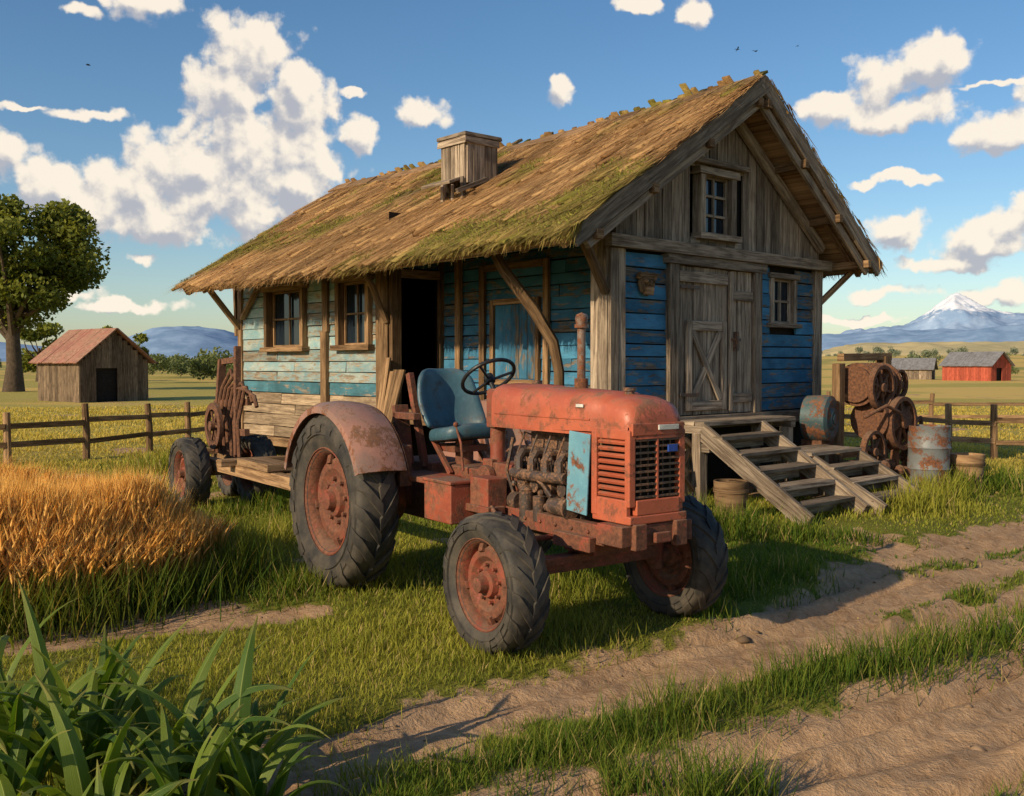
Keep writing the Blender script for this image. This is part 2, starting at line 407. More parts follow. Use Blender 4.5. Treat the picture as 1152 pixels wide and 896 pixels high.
gc=mixc(t,mapr(t,f1,.3,.7,0,.6),at.outputs['Color'],mixc(t,1.,at.outputs['Color'],(.6,.62,.5),'MULTIPLY'))
dm=mapr(t,MT(t,'ADD',at.outputs['Alpha'],MT(t,'MULTIPLY',MT(t,'SUBTRACT',f1,.5),.6)),.3,.65)
t.links.new(mixc(t,dm,gc,dc),b.inputs['Base Color'])
bump(t,b,MT(t,'ADD',f1,MT(t,'MULTIPLY',f3,.35)),.7,.045)
gcol=np.concatenate([c,D[...,None]],-1).reshape(-1,4)
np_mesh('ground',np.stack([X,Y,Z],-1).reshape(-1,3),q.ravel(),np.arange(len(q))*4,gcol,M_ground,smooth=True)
# ------------------------------------------------------------ grass
def bladeA(n,h,w,bend,leanr):
    yaw=rng.uniform(0,2*math.pi,n); A=np.zeros((n,3,3))
    A[:,0,0]=np.cos(yaw)*w; A[:,1,0]=np.sin(yaw)*w
    A[:,0,1]=-np.sin(yaw)*h*bend; A[:,1,1]=np.cos(yaw)*h*bend
    A[:,2,2]=h; A[:,0,2]=rng.normal(0,leanr,n)*h; A[:,1,2]=rng.normal(0,leanr,n)*h
    return A
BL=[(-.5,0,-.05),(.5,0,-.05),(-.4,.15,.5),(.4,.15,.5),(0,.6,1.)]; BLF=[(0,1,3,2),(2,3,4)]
BLC=[(.65,.65,.65)]*2+[(.95,.95,.95)]*2+[(1.2,1.15,1.05)]  # mild shading painted into the blade colour: darker roots, paler tips
def gcolor(x,y,n):
    p=sstep(.3,.7,fbm(x*.45,y*.45,4,71))*.7+rng.uniform(-.1,.4,n)
    p=np.clip(p,0,1)[:,None]
    c_=np.array([.08,.155,.014])*(1-p)+np.array([.41,.385,.055])*p
    dry=(rng.uniform(0,1,n)<.08)[:,None]
    return np.where(dry,np.array([[.5,.38,.15]]),c_)
WC=(-4.95,7.45,2.65,1.75)
n=330000
aa=np.radians(rng.uniform(-38,38,n)); r=np.exp(rng.uniform(math.log(2.4),math.log(42),n))
x=r*np.sin(aa); y=r*np.cos(aa)
wheat=((x-WC[0])/WC[2])**2+((y-WC[1])/WC[3])**2
keep=(rng.uniform(0,1,n)>dirtf(x,y)*1.02)&(wheat>.85)
x,y,r=x[keep],y[keep],r[keep]; n=len(x)
h=(.022+.2*np.clip(fbm(x*.8,y*.8,4,81)-.18,0,1)**1.9)*rng.uniform(.6,1.35,n)*(1+np.clip(r-8,0,30)*.015)
sd=tracksd(x,y); h*=1-.4*sstep(.5,0.,sd)
w=np.maximum(.004,r*.00105)*rng.uniform(.7,1.3,n)
A=bladeA(n,h,w,rng.uniform(.2,1.3,n),.32)
cfar=sstep(11,23,r)[:,None]; gcx=gcolor(x,y,n)*(1-cfar)+np.array([.62,.47,.11])*rng.uniform(.75,1.1,(n,1))*cfar
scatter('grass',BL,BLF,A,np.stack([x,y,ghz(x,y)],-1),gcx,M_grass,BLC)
T=[(.78,4.6,.24,.2,300),(.5,4.4,.2,.16,200),(.2,4.2,.2,.14,200),(1.44,5.05,.25,.17,300),(1.8,5.3,.25,.18,300),(2.1,5.35,.3,.2,350),(2.5,5.65,.3,.2,350),(3.0,6.0,.3,.18,300),(3.6,6.5,.3,.16,300),
(1.05,4.75,.3,.14,300),(-.05,4.05,.2,.12,200),(.72,3.8,.17,.27,330),(.95,3.9,.15,.22,220),(.5,3.95,.15,.2,200),(2.75,3.3,.2,.12,200),(.1,3.75,.2,.1,150),(-.35,3.95,.2,.12,150),(2.2,3.4,.18,.12,150),
(2.2,3.85,.1,.08,120),(3.0,4.35,.12,.09,150),(4.2,5.1,.15,.09,150),(3.4,7.1,.15,.09,150),(4.4,7.85,.2,.1,200),(5.4,8.6,.2,.1,200),
(1.9,10.0,.4,.3,500),(2.3,9.6,.4,.28,500),(1.4,9.6,.5,.3,500),(2.8,9.4,.3,.22,300),(3.4,9.5,.3,.12,200),(4.7,11.2,.5,.3,500),(5.3,12.1,.5,.32,500),(5.9,12.9,.5,.3,400),(6.6,13.2,.6,.3,400),
(.9,9.4,.5,.28,400),(.2,9.4,.6,.28,400),(1.6,7.3,.5,.18,500),(2.1,7.8,.5,.18,400),(1.0,7.6,.7,.22,600),(.4,7.2,.7,.2,600),(-.1,6.6,.4,.18,400),(.5,5.95,.4,.12,300),(1.3,6.6,.25,.14,250),(-.1,5.5,.25,.1,200),
(-1.6,7.2,.35,.17,400),(-1.0,7.4,.4,.17,400),(-2.2,9.5,.7,.2,500),(-3.3,11.0,.4,.14,300),(-4.3,11.8,.5,.2,300),(-2.6,11.5,.7,.22,500),(-1.6,12,.8,.25,500),(-5.5,15.5,.8,.3,500),
(-1.6,3.6,.5,.18,500),(-.6,3.85,.25,.15,250),(-2.0,4.6,.6,.14,500),(-.9,4.6,.3,.1,200)]
xs=[];hs=[]
for (tx,ty,tr,th,tn) in T:
    q=rng.normal(0,.5,(tn,2))*tr; xs.append(q+np.array([tx,ty])); hs.append(th*rng.uniform(.4,1.25,tn)*np.exp(-.5*(np.hypot(q[:,0],q[:,1])/tr)**2))
xy=np.concatenate(xs); h=np.concatenate(hs); n=len(h); x,y=xy[:,0],xy[:,1]; r=np.hypot(x,y)
A=bladeA(n,h*1.2,np.maximum(.0055,r*.0011),rng.uniform(.2,.9,n),.28)
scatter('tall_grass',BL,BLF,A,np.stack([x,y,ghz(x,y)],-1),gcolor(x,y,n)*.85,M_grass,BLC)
# wheat
n=30000; q=rng.uniform(-1,1,(n*2,2)); q=q[(q**2).sum(1)<1][:n]; n=len(q)
x=WC[0]+q[:,0]*WC[2]; y=WC[1]+q[:,1]*WC[3]
h=(.53+.3*fbm(x*1.1,y*1.1,3,91))*rng.uniform(.85,1.12,n)*(1-.42*sstep(.6,1.,(q**2).sum(1)))
tv=[(-.004,0,0),(.004,0,0),(.004,.05,.82),(-.004,.05,.82)]
hd=[]
for zz,rr_,bb in ((.80,.004,.05),(.86,.011,.06),(.93,.010,.08),(1.03,.002,.12)):
    for i in range(3):
        a_=2*math.pi*i/3; hd.append((rr_*math.cos(a_),bb+rr_*math.sin(a_),zz))
tv+=hd; tf=[(0,1,2,3)]
for j in range(3):
    for i in range(3): tf.append((4+j*3+i,4+j*3+(i+1)%3,4+(j+1)*3+(i+1)%3,4+(j+1)*3+i))
tv+=[(-.006,0,.1),(.006,0,.1),(.012,.1,.45),(-.002,.1,.45),(0,.22,.6)]; o=4+12; tf+=[(o,o+1,o+2,o+3),(o+3,o+2,o+4)]
tv+=[(-.0015,.08,.9),(.0015,.08,.9),(.022,.16,1.17),(-.0015,.08,.92),(-.022,.14,1.18)]; tf+=[(o+5,o+6,o+7),(o+5,o+6,o+9)]
yaw=rng.uniform(0,2*math.pi,n); A=np.zeros((n,3,3)); A[:,0,0]=np.cos(yaw);A[:,1,0]=np.sin(yaw);A[:,0,1]=-np.sin(yaw)*.8;A[:,1,1]=np.cos(yaw)*.8
wx=(fbm(x*1.5,y*1.5,2,95)-.5)*.5
A[:,2,2]=h;A[:,0,2]=(rng.normal(.04,.08,n)+wx)*h;A[:,1,2]=rng.normal(0,.08,n)*h
p=rng.uniform(0,1,n)[:,None]; cw=np.array([.64,.3,.055])*(1-p)+np.array([.88,.55,.17])*p
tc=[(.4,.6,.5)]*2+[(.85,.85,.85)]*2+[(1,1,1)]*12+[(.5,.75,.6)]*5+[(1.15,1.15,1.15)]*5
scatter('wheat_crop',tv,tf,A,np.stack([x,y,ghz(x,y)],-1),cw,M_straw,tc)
n=8000; a_=rng.uniform(-math.pi*.98,.9,n); rr2=rng.normal(1.02,.07,n); x=WC[0]+WC[2]*rr2*np.cos(a_); y=WC[1]+WC[3]*rr2*np.sin(a_)
A=bladeA(n,rng.uniform(.12,.42,n)*(.6+.8*fbm(x*2,y*2,2,3)),np.full(n,.009),rng.uniform(.2,.8,n),.25)
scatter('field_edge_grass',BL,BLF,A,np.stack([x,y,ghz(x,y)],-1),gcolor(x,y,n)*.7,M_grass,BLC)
# stones on the track
n=2200; x=rng.uniform(-2,7,n); y=rng.uniform(3,10,n); kk=dirtf(x,y)>.5; x,y=x[kk],y[kk]; n=len(x)
tv=[(0,0,-.6),(1,0,0),(.3,.9,.1),(-.8,.6,-.1),(-.8,-.6,.1),(.3,-1,0),(.1,.1,.8)]; tf=[(0,2,1),(0,3,2),(0,4,3),(0,5,4),(0,1,5),(6,1,2),(6,2,3),(6,3,4),(6,4,5),(6,5,1)]
s=np.exp(rng.normal(-4.8,.65,n)); yaw=rng.uniform(0,6.28,n); A=np.zeros((n,3,3)); A[:,0,0]=np.cos(yaw)*s;A[:,1,0]=np.sin(yaw)*s;A[:,0,1]=-np.sin(yaw)*s*.8;A[:,1,1]=np.cos(yaw)*s*.8;A[:,2,2]=s*.6
scatter('stones',tv,tf,A,np.stack([x,y,ghz(x,y)],-1),np.repeat(np.array([[.27,.18,.11]]),n,0)*rng.uniform(.5,1.3,(n,1)),M_straw)
# ------------------------------------------------------------ leafy plants
def leafy(name,x,y,hh,nl,seed):
    random.seed(seed); m=MB()
    for i in range(nl):
        yaw=2*math.pi*(i/nl)+random.uniform(-.5,.5); L=hh*random.uniform(.7,1.3); up=random.uniform(.95,1.5); W_=random.uniform(.028,.052)
        p=Vector((random.uniform(-.05,.05),random.uniform(-.05,.05),-.02)); V=[];F=[];U=[]; ns=12; an=up; dro=random.uniform(.04,.22)
        tw=random.uniform(-.7,.7)
        for j in range(ns+1):
            q=j/ns; wd=W_*(min(1,.45+q*2.2))*(1-q**2.2)+.0008
            d=Vector((math.cos(yaw)*math.cos(an),math.sin(yaw)*math.cos(an),math.sin(an)))
            sd_=Vector((-math.sin(yaw),math.cos(yaw),0)); nm=d.cross(sd_)
            sd2=(sd_*math.cos(tw*q)+nm*math.sin(tw*q)); nm2=d.cross(sd2)
            V+= [p+sd2*wd-nm2*wd*.45,p,p-sd2*wd-nm2*wd*.45]
            p=p+d*(L/ns); an-=dro*(.15+q*1.7)
        for j in range(ns):
            for k_ in (0,1):
                a0=j*3+k_; F.append((a0,a0+1,a0+4,a0+3)); U.append([(j/ns,k_),(j/ns,k_+1),((j+1)/ns,k_+1),((j+1)/ns,k_)])
        m.add(V,F,U)
    o=m.obj(name,M_plant); o.location=(x,y,0); return o
M_plant,t,b=newmat('plant_leaf',.5,.3)
uv=nd(t,'ShaderNodeTexCoord').outputs['UV']; r_=nd(t,'ShaderNodeAttribute',attribute_name='rnd').outputs['Fac']
sx=nd(t,'ShaderNodeSeparateXYZ',{0:uv}); mid=MT(t,'ABSOLUTE',MT(t,'SUBTRACT',sx.outputs[1],1.))
lc=mixc(t,r_,(.06,.125,.015),(.22,.28,.035)); lc=mixc(t,mapr(t,mid,.12,0.),lc,(.35,.4,.09))
st=noise(t,nd(t,'ShaderNodeCombineXYZ',{0:MT(t,'MULTIPLY',sx.outputs[0],1.5),1:MT(t,'MULTIPLY',sx.outputs[1],14.),2:MT(t,'MULTIPLY',r_,30.)}).outputs[0],2.,3).outputs[0]
lc=mixc(t,mapr(t,st,.3,.7,0,.5),lc,(.04,.085,.01)); lc=mixc(t,mapr(t,sx.outputs[0],.8,1.,0,.6),lc,(.34,.26,.07))
t.links.new(lc,b.inputs['Base Color']); bump(t,b,st,.4,.004)
tr=nd(t,'ShaderNodeBsdfTranslucent'); t.links.new(mixc(t,1.,lc,(1.5,1.5,.5),'MULTIPLY'),tr.inputs[0])
t.links.new(nd(t,'ShaderNodeMixShader',{0:.35,1:b.outputs[0],2:tr.outputs[0]}).outputs[0],t.nodes['Material Output'].inputs[0])
for i,(x_,y_,h_) in enumerate([(-1.95,3.85,.74),(-1.66,3.75,.76),(-1.36,3.8,.72),(-1.08,3.7,.6),(-1.8,3.4,.58),(-1.45,3.35,.56),(-2.15,3.7,.7),(-1.15,3.35,.5),(-2.3,4.1,.76),(-.95,3.55,.44),(-1.75,4.15,.62),(-1.6,3.1,.42),(-1.3,3.05,.42)]):
    leafy('corn_plant',x_,y_,h_,14,100+i)
random.seed(11)
# ------------------------------------------------------------ wheels
def wheel(m_t,m_r,cx,cy,cz,R,Wd,rim,side,nl):
    ax=Vector((0,1,0)); o=Vector((cx,cy,cz))
    hw=Wd/2; rm=rim
    prof=[(-hw*.72,rm*.97),(-hw*.8,rm*1.03),(-hw*.98,rm+(R-rm)*.3),(-hw*1.05,rm+(R-rm)*.55),(-hw*1.0,R*.915),(-hw*.85,R*.955),(-hw*.5,R*.975),(0,R*.98)]
    prof=prof+[(-a,r) for a,r in prof[::-1][1:]]
    m_t.lathe(prof,o,ax,56)
    for sgn in (-1,1):
        for i in range(nl):
            ph=2*math.pi*(i+(.5 if sgn>0 else 0))/nl; th=.34*2*math.pi/nl*.62
            st=[(-.06,1.0,0),(.45,1.0,.5),(.86,.975,.95),(1.08,.91,1.12),(1.09,.84,1.18)]
            V=[];F=[]
            for (a,rf,off) in st:
                pc=ph+off*2*math.pi/nl*.9
                for (dr_,dt) in ((-.05,-1.25),(.012,-1),(.012,1),(-.05,1.25)):
                    rr_=R*(rf+dr_); q=pc+dt*th
                    V.append((cx+rr_*math.cos(q),cy+sgn*a*hw,cz+rr_*math.sin(q)))
            for j in range(len(st)-1):
                for k_ in range(3): F.append((j*4+k_,j*4+k_+1,(j+1)*4+k_+1,(j+1)*4+k_))
            F.append((0,1,2,3)); F.append(tuple(len(V)-4+q for q in (3,2,1,0)))
            m_t.add(V,F)
    s=side
    for f_ in (.42,.7): m_t.lathe([(s*hw*1.0,rm+(R-rm)*(f_-.03)),(s*(hw*1.04+.008),rm+(R-rm)*f_),(s*hw*1.0,rm+(R-rm)*(f_+.03))],o,ax,48)
    m_r.lathe([(-hw*.86,rm*1.02),(-hw*.84,rm*1.05),(-hw*.78,rm*1.0),(-hw*.6,rm*.93),(-hw*.3,rm*.88),(hw*.3,rm*.88),(hw*.6,rm*.93),(hw*.78,rm*1.0),(hw*.84,rm*1.05),(hw*.86,rm*1.02)],o,ax,40)
    yd=s*hw*.05
    pr=[(yd,rm*.9),(yd+s*.012,rm*.84),(yd+s*.05,rm*.78),(yd+s*.055,rm*.62),(yd+s*.02,rm*.5),(yd+s*.02,rm*.34),(yd+s*.06,rm*.3),(yd+s*.065,rm*.2),(yd+s*.12,rm*.17),(yd+s*.125,rm*.1),(yd+s*.13,.0005)]
    m_r.lathe(pr,o,ax,36)
    m_r.lathe([(yd-s*.01,rm*.9),(yd-s*.02,rm*.3),(yd-s*.1,rm*.25),(yd-s*.12,.0005)],o,ax,30)
    for i in range(8):
        q=2*math.pi*i/8+.2; 
        p=o+Vector((math.cos(q)*rm*.42,0,math.sin(q)*rm*.42)); m_r.cyl(p+ax*(yd),p+ax*(yd+s*.05),R*.028,n=6)
        if i%2==0:
            p1=o+Vector((math.cos(q)*rm*.72,0,math.sin(q)*rm*.72))+ax*(yd+s*.06); p2=o+Vector((math.cos(q)*rm*.93,0,math.sin(q)*rm*.93))+ax*(yd+s*.035)
            m_r.beam(p1,p2,rm*.16,.03,up=ax)
# ------------------------------------------------------------ TRACTOR
TR=empty('farm_tractor',(.5,6.16,0),rad(-55))
mt,mr=MB(),MB()
wheel(mt,mr,0.02,-.75,.405,.41,.24,.262,-1,15); wheel(mt,mr,0,.72,.405,.41,.24,.262,-1,15)
for sy in (-1,1): wheel(mt,mr,-2.05,.76*sy,.66,.665,.31,.39,sy,19)
mt.obj('tyres',M_rubber,TR); mr.obj('wheel_rims',M_redrust,TR,bevel=.003)
m=MB()
def hsec(x,w,zt,zb,dz=0):
    P_=[(-w,zb),(-w,zt-.13),(-w*.97,zt-.075),(-w*.84,zt-.032),(-w*.55,zt-.008),(0,zt),(w*.55,zt-.008),(w*.84,zt-.032),(w*.97,zt-.075),(w,zt-.13),(w,zb)]
    return [Vector((x,a,b_)) for a,b_ in P_]
secs=[hsec(-.82,.2,1.545,1.28),hsec(-.80,.222,1.56,1.27),hsec(-.45,.228,1.555,1.27),hsec(-.44,.222,1.548,1.28),hsec(-.1,.226,1.54,1.28),hsec(.29,.226,1.525,1.29),hsec(.30,.22,1.518,1.3),hsec(.46,.222,1.505,1.3),hsec(.54,.218,1.485,1.3),hsec(.58,.208,1.455,1.31),hsec(.605,.19,1.41,1.32),hsec(.61,.17,1.385,1.33)]
m.loft(secs)
m.box((-.25,0,1.272),(1.04,.452,.018)); m.box((-.25,-.229,1.36),(1.02,.006,.012)); m.obj('hood',M_red,TR,bevel=.002)
m=MB()
for sy in (-1,1):
    m.box((.585,sy*.197,1.09),(.045,.05,.44)); m.box((.30,sy*.215,1.05),(.05,.03,.5)); m.box((.44,sy*.207,1.285),(.30,.034,.06)); m.box((.44,sy*.207,.86),(.29,.036,.1))
m.box((.59,0,1.315),(.05,.41,.075)); m.box((.59,0,.865),(.05,.34,.09))
m.box((.45,0,.795),(.34,.45,.05)); m.box((.598,0,1.09),(.02,.022,.37))
m.obj('nose_shell',M_red,TR,bevel=.008)
m=MB()
for i in range(9):
    z=.93+i*.0385
    for sy in (-1,1): m.beam((.33,sy*.212,z),(.565,sy*.207,z),.022,.02,up=(0,sy*.5,1))
m.obj('side_grille_slats',M_red,TR,bevel=.003)
m=MB()
for i in range(10):
    z=.925+i*.0365; m.beam((.598,-.172,z),(.598,.172,z),.016,.012)
for i in range(-2,3): m.box((.582,i*.058,1.09),(.01,.008,.36))
m.obj('front_grille_bars',M_iron,TR)
m=MB(); m.box((.44,0,1.08),(.25,.36,.38)); m.obj('radiator_core',M_dark,TR)
m=MB(); m.box((.613,.11,1.20),(.012,.075,.042)); m.obj('badge',M_badge,TR,bevel=.003)
m=MB(); m.box((.621,.07,1.325),(.01,.16,.03)); m.box((.17,-.232,1.44),(.07,.008,.02)); m.obj('nameplate',M_white,TR,bevel=.003)
m=MB()
m.box((.5,0,.705),(.22,.56,.12)); m.box((.62,-.16,.70),(.05,.09,.15)); m.box((.62,.16,.70),(.05,.09,.15)); m.box((.645,0,.69),(.03,.12,.06))
for sy in (-1,1):
    m.box((-.2,sy*.2,.68),(1.2,.07,.12)); m.box((.15,sy*.26,.62),(.36,.05,.09)); m.box((-.95,sy*.33,.72),(.75,.14,.05))
    for i in range(7): m.cyl((-.7+i*.16,sy*.235,.69),(-.7+i*.16,sy*.25,.69),.014,n=6)
m.box((.1,0,.6),(.3,.36,.14)); m.box((.38,0,.63),(.12,.3,.06))
m.obj('front_frame',M_redrust,TR,bevel=.01)
m=MB()
m.beam((0,-.6,.46),(0,.56,.46),.09,.1); m.beam((.12,-.5,.5),(.02,.5,.5),.04,.05)
for sy in (-1,1):
    m.cyl((0,sy*.57,.33),(0,sy*.57,.66),.045); m.cyl((0,sy*.5,.40),(0,sy*.7,.40),.04); m.box((0,sy*.58,.64),(.14,.1,.05))
    m.beam((0,sy*.5,.56),(-.85,sy*.24,.66),.045,.05); m.cyl((-.12,sy*.52,.6),(-.75,sy*.3,.78),.016); m.cyl((0,sy*.57,.66),(-.14,sy*.54,.66),.03)
m.cyl((-.13,-.52,.6),(-.13,.52,.6),.018); m.box((0,0,.55),(.2,.22,.16))
m.obj('front_axle',M_redrust,TR,bevel=.006)
m=MB(); m.box((-.27,0,.86),(.66,.26,.36)); m.box((-.27,0,1.09),(.6,.22,.1)); m.box((-.27,0,1.19),(.54,.15,.1)); m.box((-.27,0,.62),(.5,.24,.14)); m.cyl((.06,0,.98),(.16,0,.98),.15,n=20)
for i in range(4):
    x_=-.5+i*.145; m.tube([(x_,-.1,1.1),(x_,-.17,1.11),(x_+.01,-.215,1.07),(x_+.02,-.22,.98)],.03,8); m.cyl((x_,-.13,.9),(x_,-.19,.9),.045); m.cyl((x_+.06,-.12,1.02),(x_+.06,-.17,1.02),.02,n=6)
    m.box((x_+.02,-.135,.78),(.1,.05,.1)); m.tube([(x_,-.1,1.22),(x_-.02,-.14,1.24),(x_-.05,-.18,1.1),(x_-.02,-.2,.95)],.008,6)
m.tube([(-.55,-.215,.97),(-.3,-.225,.97),(.02,-.215,.98)],.036,10)
m.cyl((-.42,-.2,.66),(-.42,-.2,.86),.05); m.sphere((-.42,-.2,.87),.05,(1,1,.6)); m.cyl((-.28,-.2,.68),(-.28,-.2,.84),.042); m.cyl((-.13,-.21,.80),(.04,-.21,.80),.055); m.cyl((.04,-.21,.80),(.06,-.21,.80),.07)
m.cyl((-.58,-.19,.78),(-.5,-.19,.78),.06); m.box((-.15,-.19,.68),(.14,.08,.08)); m.tube([(-.42,-.2,.92),(-.35,-.24,1.0),(-.2,-.24,.93),(-.1,-.24,.86)],.011,6); m.tube([(-.58,-.18,.8),(-.62,-.22,.98),(-.6,-.18,1.2)],.013,6)
m.tube([(.05,-.16,1.2),(.1,-.19,1.1),(.1,-.19,.95),(.04,-.18,.88)],.02,8)
for i in range(22): m.sphere((random.uniform(-.58,.03),-.14-random.random()*.06,random.uniform(.68,1.1)),random.uniform(.014,.032),n=8)
m.obj('engine',M_iron,TR,bevel=.004)
m=MB(); m.box((.165,-.237,1.035),(.2,.012,.49),Matrix.Rotation(rad(4),3,'Y')); m.box((.165,.237,1.035),(.2,.012,.49)); m.obj('side_panel',M_bluem,TR,bevel=.004)
m=MB(); m.box((-.78,0,.8),(.4,.34,.42)); m.box((-1.3,0,.76),(.7,.3,.36)); m.box((-1.95,0,.72),(.62,.4,.44)); m.cyl((-2.05,-.62,.66),(-2.05,.62,.66),.1,n=18); m.cyl((-2.05,-.7,.66),(-2.05,.7,.66),.05)
m.cyl((-2.05,-.42,.66),(-2.05,-.3,.66),.2,n=20); m.cyl((-2.05,.42,.66),(-2.05,.3,.66),.2,n=20)
m.box((-2.42,0,.5),(.4,.08,.06)); m.cyl((-.9,-.17,.9),(-.9,-.23,.9),.09)
m.obj('transmission',M_redrust,TR,bevel=.012)
m=MB()
m.box((-1.03,-.42,.74),(.36,.2,.27)); m.box((-1.03,-.42,.885),(.38,.22,.025)); m.box((-.72,-.3,.83),(.22,.16,.2)); m.box((-1.5,-.33,.86),(.5,.3,.04)); m.box((-1.5,.33,.86),(.5,.3,.04))
m.cyl((-.9,-.1,.88),(-.9,-.1,1.5),.055,n=18); m.cyl((-.9,-.1,1.46),(-.9,-.1,1.52),.07,n=18); m.box((-.88,0,1.38),(.1,.36,.26)); m.box((-.92,-.1,1.0),(.12,.16,.06)); m.cyl((-.9,-.1,.9),(-.9,-.1,.94),.08)
m.obj('toolbox_and_dash',rusty('dull_red_paint',(.33,.08,.042),.5,.5,rc1=(.07,.028,.017),rc2=(.22,.08,.04)),TR,bevel=.01)
m=MB()
for sy in (-1,1):
    yi,yo=sy*.56,sy*.94; secs=[]
    for i in range(25):
        a=rad(22+i*142/24); R_=.735
        c_,s_=math.cos(a),math.sin(a); o=Vector((-2.05,0,.66))
        ring=[(yi,R_-.01),(yi+sy*.1,R_+.012),((yi+yo)/2,R_+.02),(yo-sy*.06,R_+.01),(yo,R_-.02),(yo+sy*.004,R_-.07),(yo-sy*.006,R_-.07),(yo-sy*.012,R_-.03),((yi+yo)/2,R_+.008),(yi,R_-.024)]
        secs.append([o+Vector((c_*r2,yy,s_*r2)) for yy,r2 in ring])
    m.loft(secs)
    V=[Vector((-2.05,sy*.555,.8))]+[Vector((-2.05+.72*math.cos(rad(22+i*142/24)),sy*.555,.66+.72*math.sin(rad(22+i*142/24)))) for i in range(25)]
    V2=[v+Vector((0,-sy*.012,0)) for v in V]
    m.add(V+V2,[tuple(range(26)),tuple(range(51,25,-1))])
m.obj('rear_fenders',rusty('fender_worn_paint',(.33,.16,.115),.4,.5,paint2=(.2,.13,.105)),TR)
m=MB()
for sy in (-1,1): m.beam((-1.75,sy*.2,.9),(-1.95,sy*.22,1.62),.05,.05); m.beam((-1.4,sy*.18,.88),(-1.68,sy*.18,1.14),.035,.035)
m.box((-1.86,-.33,1.15),(.05,.12,.46),Matrix.Rotation(rad(-12),3,'Y')); m.box((-1.75,-.36,1.3),(.34,.06,.05)); m.box((-1.55,0,1.06),(.3,.3,.05)); m.cyl((-1.5,0,.92),(-1.5,0,1.12),.07)
for p in ((-1.2,-.2),(-1.12,.1),(-1.3,.18)): m.tube([(p[0],p[1],.92),(p[0]-.03,p[1],1.12),(p[0]-.1,p[1],1.24)],.011,6); m.sphere((p[0]-.1,p[1],1.25),.022,n=8)
m.box((-1.68,-.5,.95),(.35,.1,.3)); m.obj('seat_frame_and_levers',M_redrust,TR,bevel=.006)
m=MB()
V=[];F=[];ns,nt=12,8
for j in range(nt+1):
    for i in range(ns+1):
        s_=-1+2*i/ns;t_=j/nt
        V.append(Vector((-1.68-.13*t_+.17*s_*s_*(1-.3*t_)-.03*math.sin(math.pi*t_),-.03+.275*s_*(1-.12*(2*t_-1)**2-.1*t_),1.2+.46*t_*(1-.22*s_**4)+.03*s_*s_)))
for j in range(nt):
    for i in range(ns): F.append((j*(ns+1)+i,j*(ns+1)+i+1,(j+1)*(ns+1)+i+1,(j+1)*(ns+1)+i))
m.add(V,F); m.obj('seat_backrest',M_seat,TR,sub=1,solid=.045)
m=MB(); secs=[]
for (z,sc) in ((1.12,.86),(1.125,.96),(1.15,1.0),(1.19,1.0),(1.215,.95),(1.225,.8),(1.222,.4)):
    secs.append([Vector((-1.46+.21*sc*math.copysign(abs(math.cos(a))**.6,math.cos(a)),-.03+.245*sc*math.copysign(abs(math.sin(a))**.6,math.sin(a)),z+.03*math.cos(a))) for a in [2*math.pi*i/24 for i in range(24)]])
m.loft(secs); m.obj('seat_cushion',M_seat,TR,sub=1)
m=MB(); ctr=Vector((-1.02,-.1,1.6)); axs=Vector((-.62,0,.78)).normalized(); e1=axs.orthogonal().normalized(); e2=axs.cross(e1)
pts=[ctr+(e1*math.cos(2*math.pi*i/32)+e2*math.sin(2*math.pi*i/32))*.195 for i in range(33)]
m.tube(pts,.014,8)
for k_ in range(3):
    a=2*math.pi*k_/3+.6; m.tube([ctr-axs*.03,ctr+(e1*math.cos(a)+e2*math.sin(a))*.195],.01,6)
m.cyl(ctr-axs*.05,ctr+axs*.01,.035); m.cyl(ctr-axs*.3,ctr,.018); m.obj('steering_wheel',simple('black_bakelite',(.02,.02,.022),.4),TR)
m=MB(); m.cyl((-.1,0,1.5),(-.1,0,1.6),.045); m.cyl((-.1,0,1.58),(-.1,0,1.93),.027,n=18); m.cyl((-.1,0,1.92),(-.1,0,1.945),.045); m.lathe([(0,.034),(.035,.042),(.06,.036),(.075,.001)],(-.1,0,1.945),(0,0,1),18)
m.obj('exhaust_stack',M_chrome,TR,bevel=.002)
m=MB(); m.cyl((.36,0,1.5),(.36,0,1.535),.03); m.cyl((.36,0,1.53),(.36,0,1.55),.04); m.cyl((-.6,.02,1.55),(-.6,.02,1.58),.035); m.obj('filler_caps',M_iron,TR)
# ------------------------------------------------------------ TRAILER
TL=empty('farm_trailer',(-3.5,11.65,0),rad(-55))
mt,mr=MB(),MB()
for yy,s_ in ((-.35,-1),(.45,1)): wheel(mt,mr,0,yy,.41,.42,.26,.26,s_,14)
wheel(mt,mr,-.75,.45,.41,.42,.25,.26,1,14)
mt.obj('tyres',M_rubber,TL); mr.obj('wheel_rims',M_redrust,TL)
m=MB(); m.beam((-.9,-.12,.52),(4.1,-.0,.5),.12,.13); m.beam((-.9,.25,.52),(2.2,.1,.5),.1,.12); m.beam((0,-.35,.42),(0,.45,.42),.1,.1); m.beam((.9,-.3,.6),(.9,.5,.6),.14,.08); m.beam((-.7,-.3,.6),(-.7,.5,.6),.12,.08)
m.box((1.5,0,.62),(.9,.3,.08)); m.obj('trailer_frame',M_brown,TL,bevel=.008)
m=MB()
for i in range(7):
    xo=-.35+i*.13; m.tube([(xo,.1,.6),(xo-.1,.12,1.0),(xo+.05,.15,1.4),(xo+.22,.2,1.62-.05*i),(xo+.3,.2,1.5-.05*i)],.025,7)
m.beam((-.4,.1,.62),(-.45,.2,1.75),.07,.09); m.beam((.35,.1,.62),(.1,.2,1.9),.07,.07); m.beam((-.55,.15,1.2),(.5,.2,1.25),.06,.08); m.beam((-.5,.15,.85),(.55,.15,.9),.06,.08); m.beam((-.45,.2,1.72),(.15,.2,1.75),.05,.07)
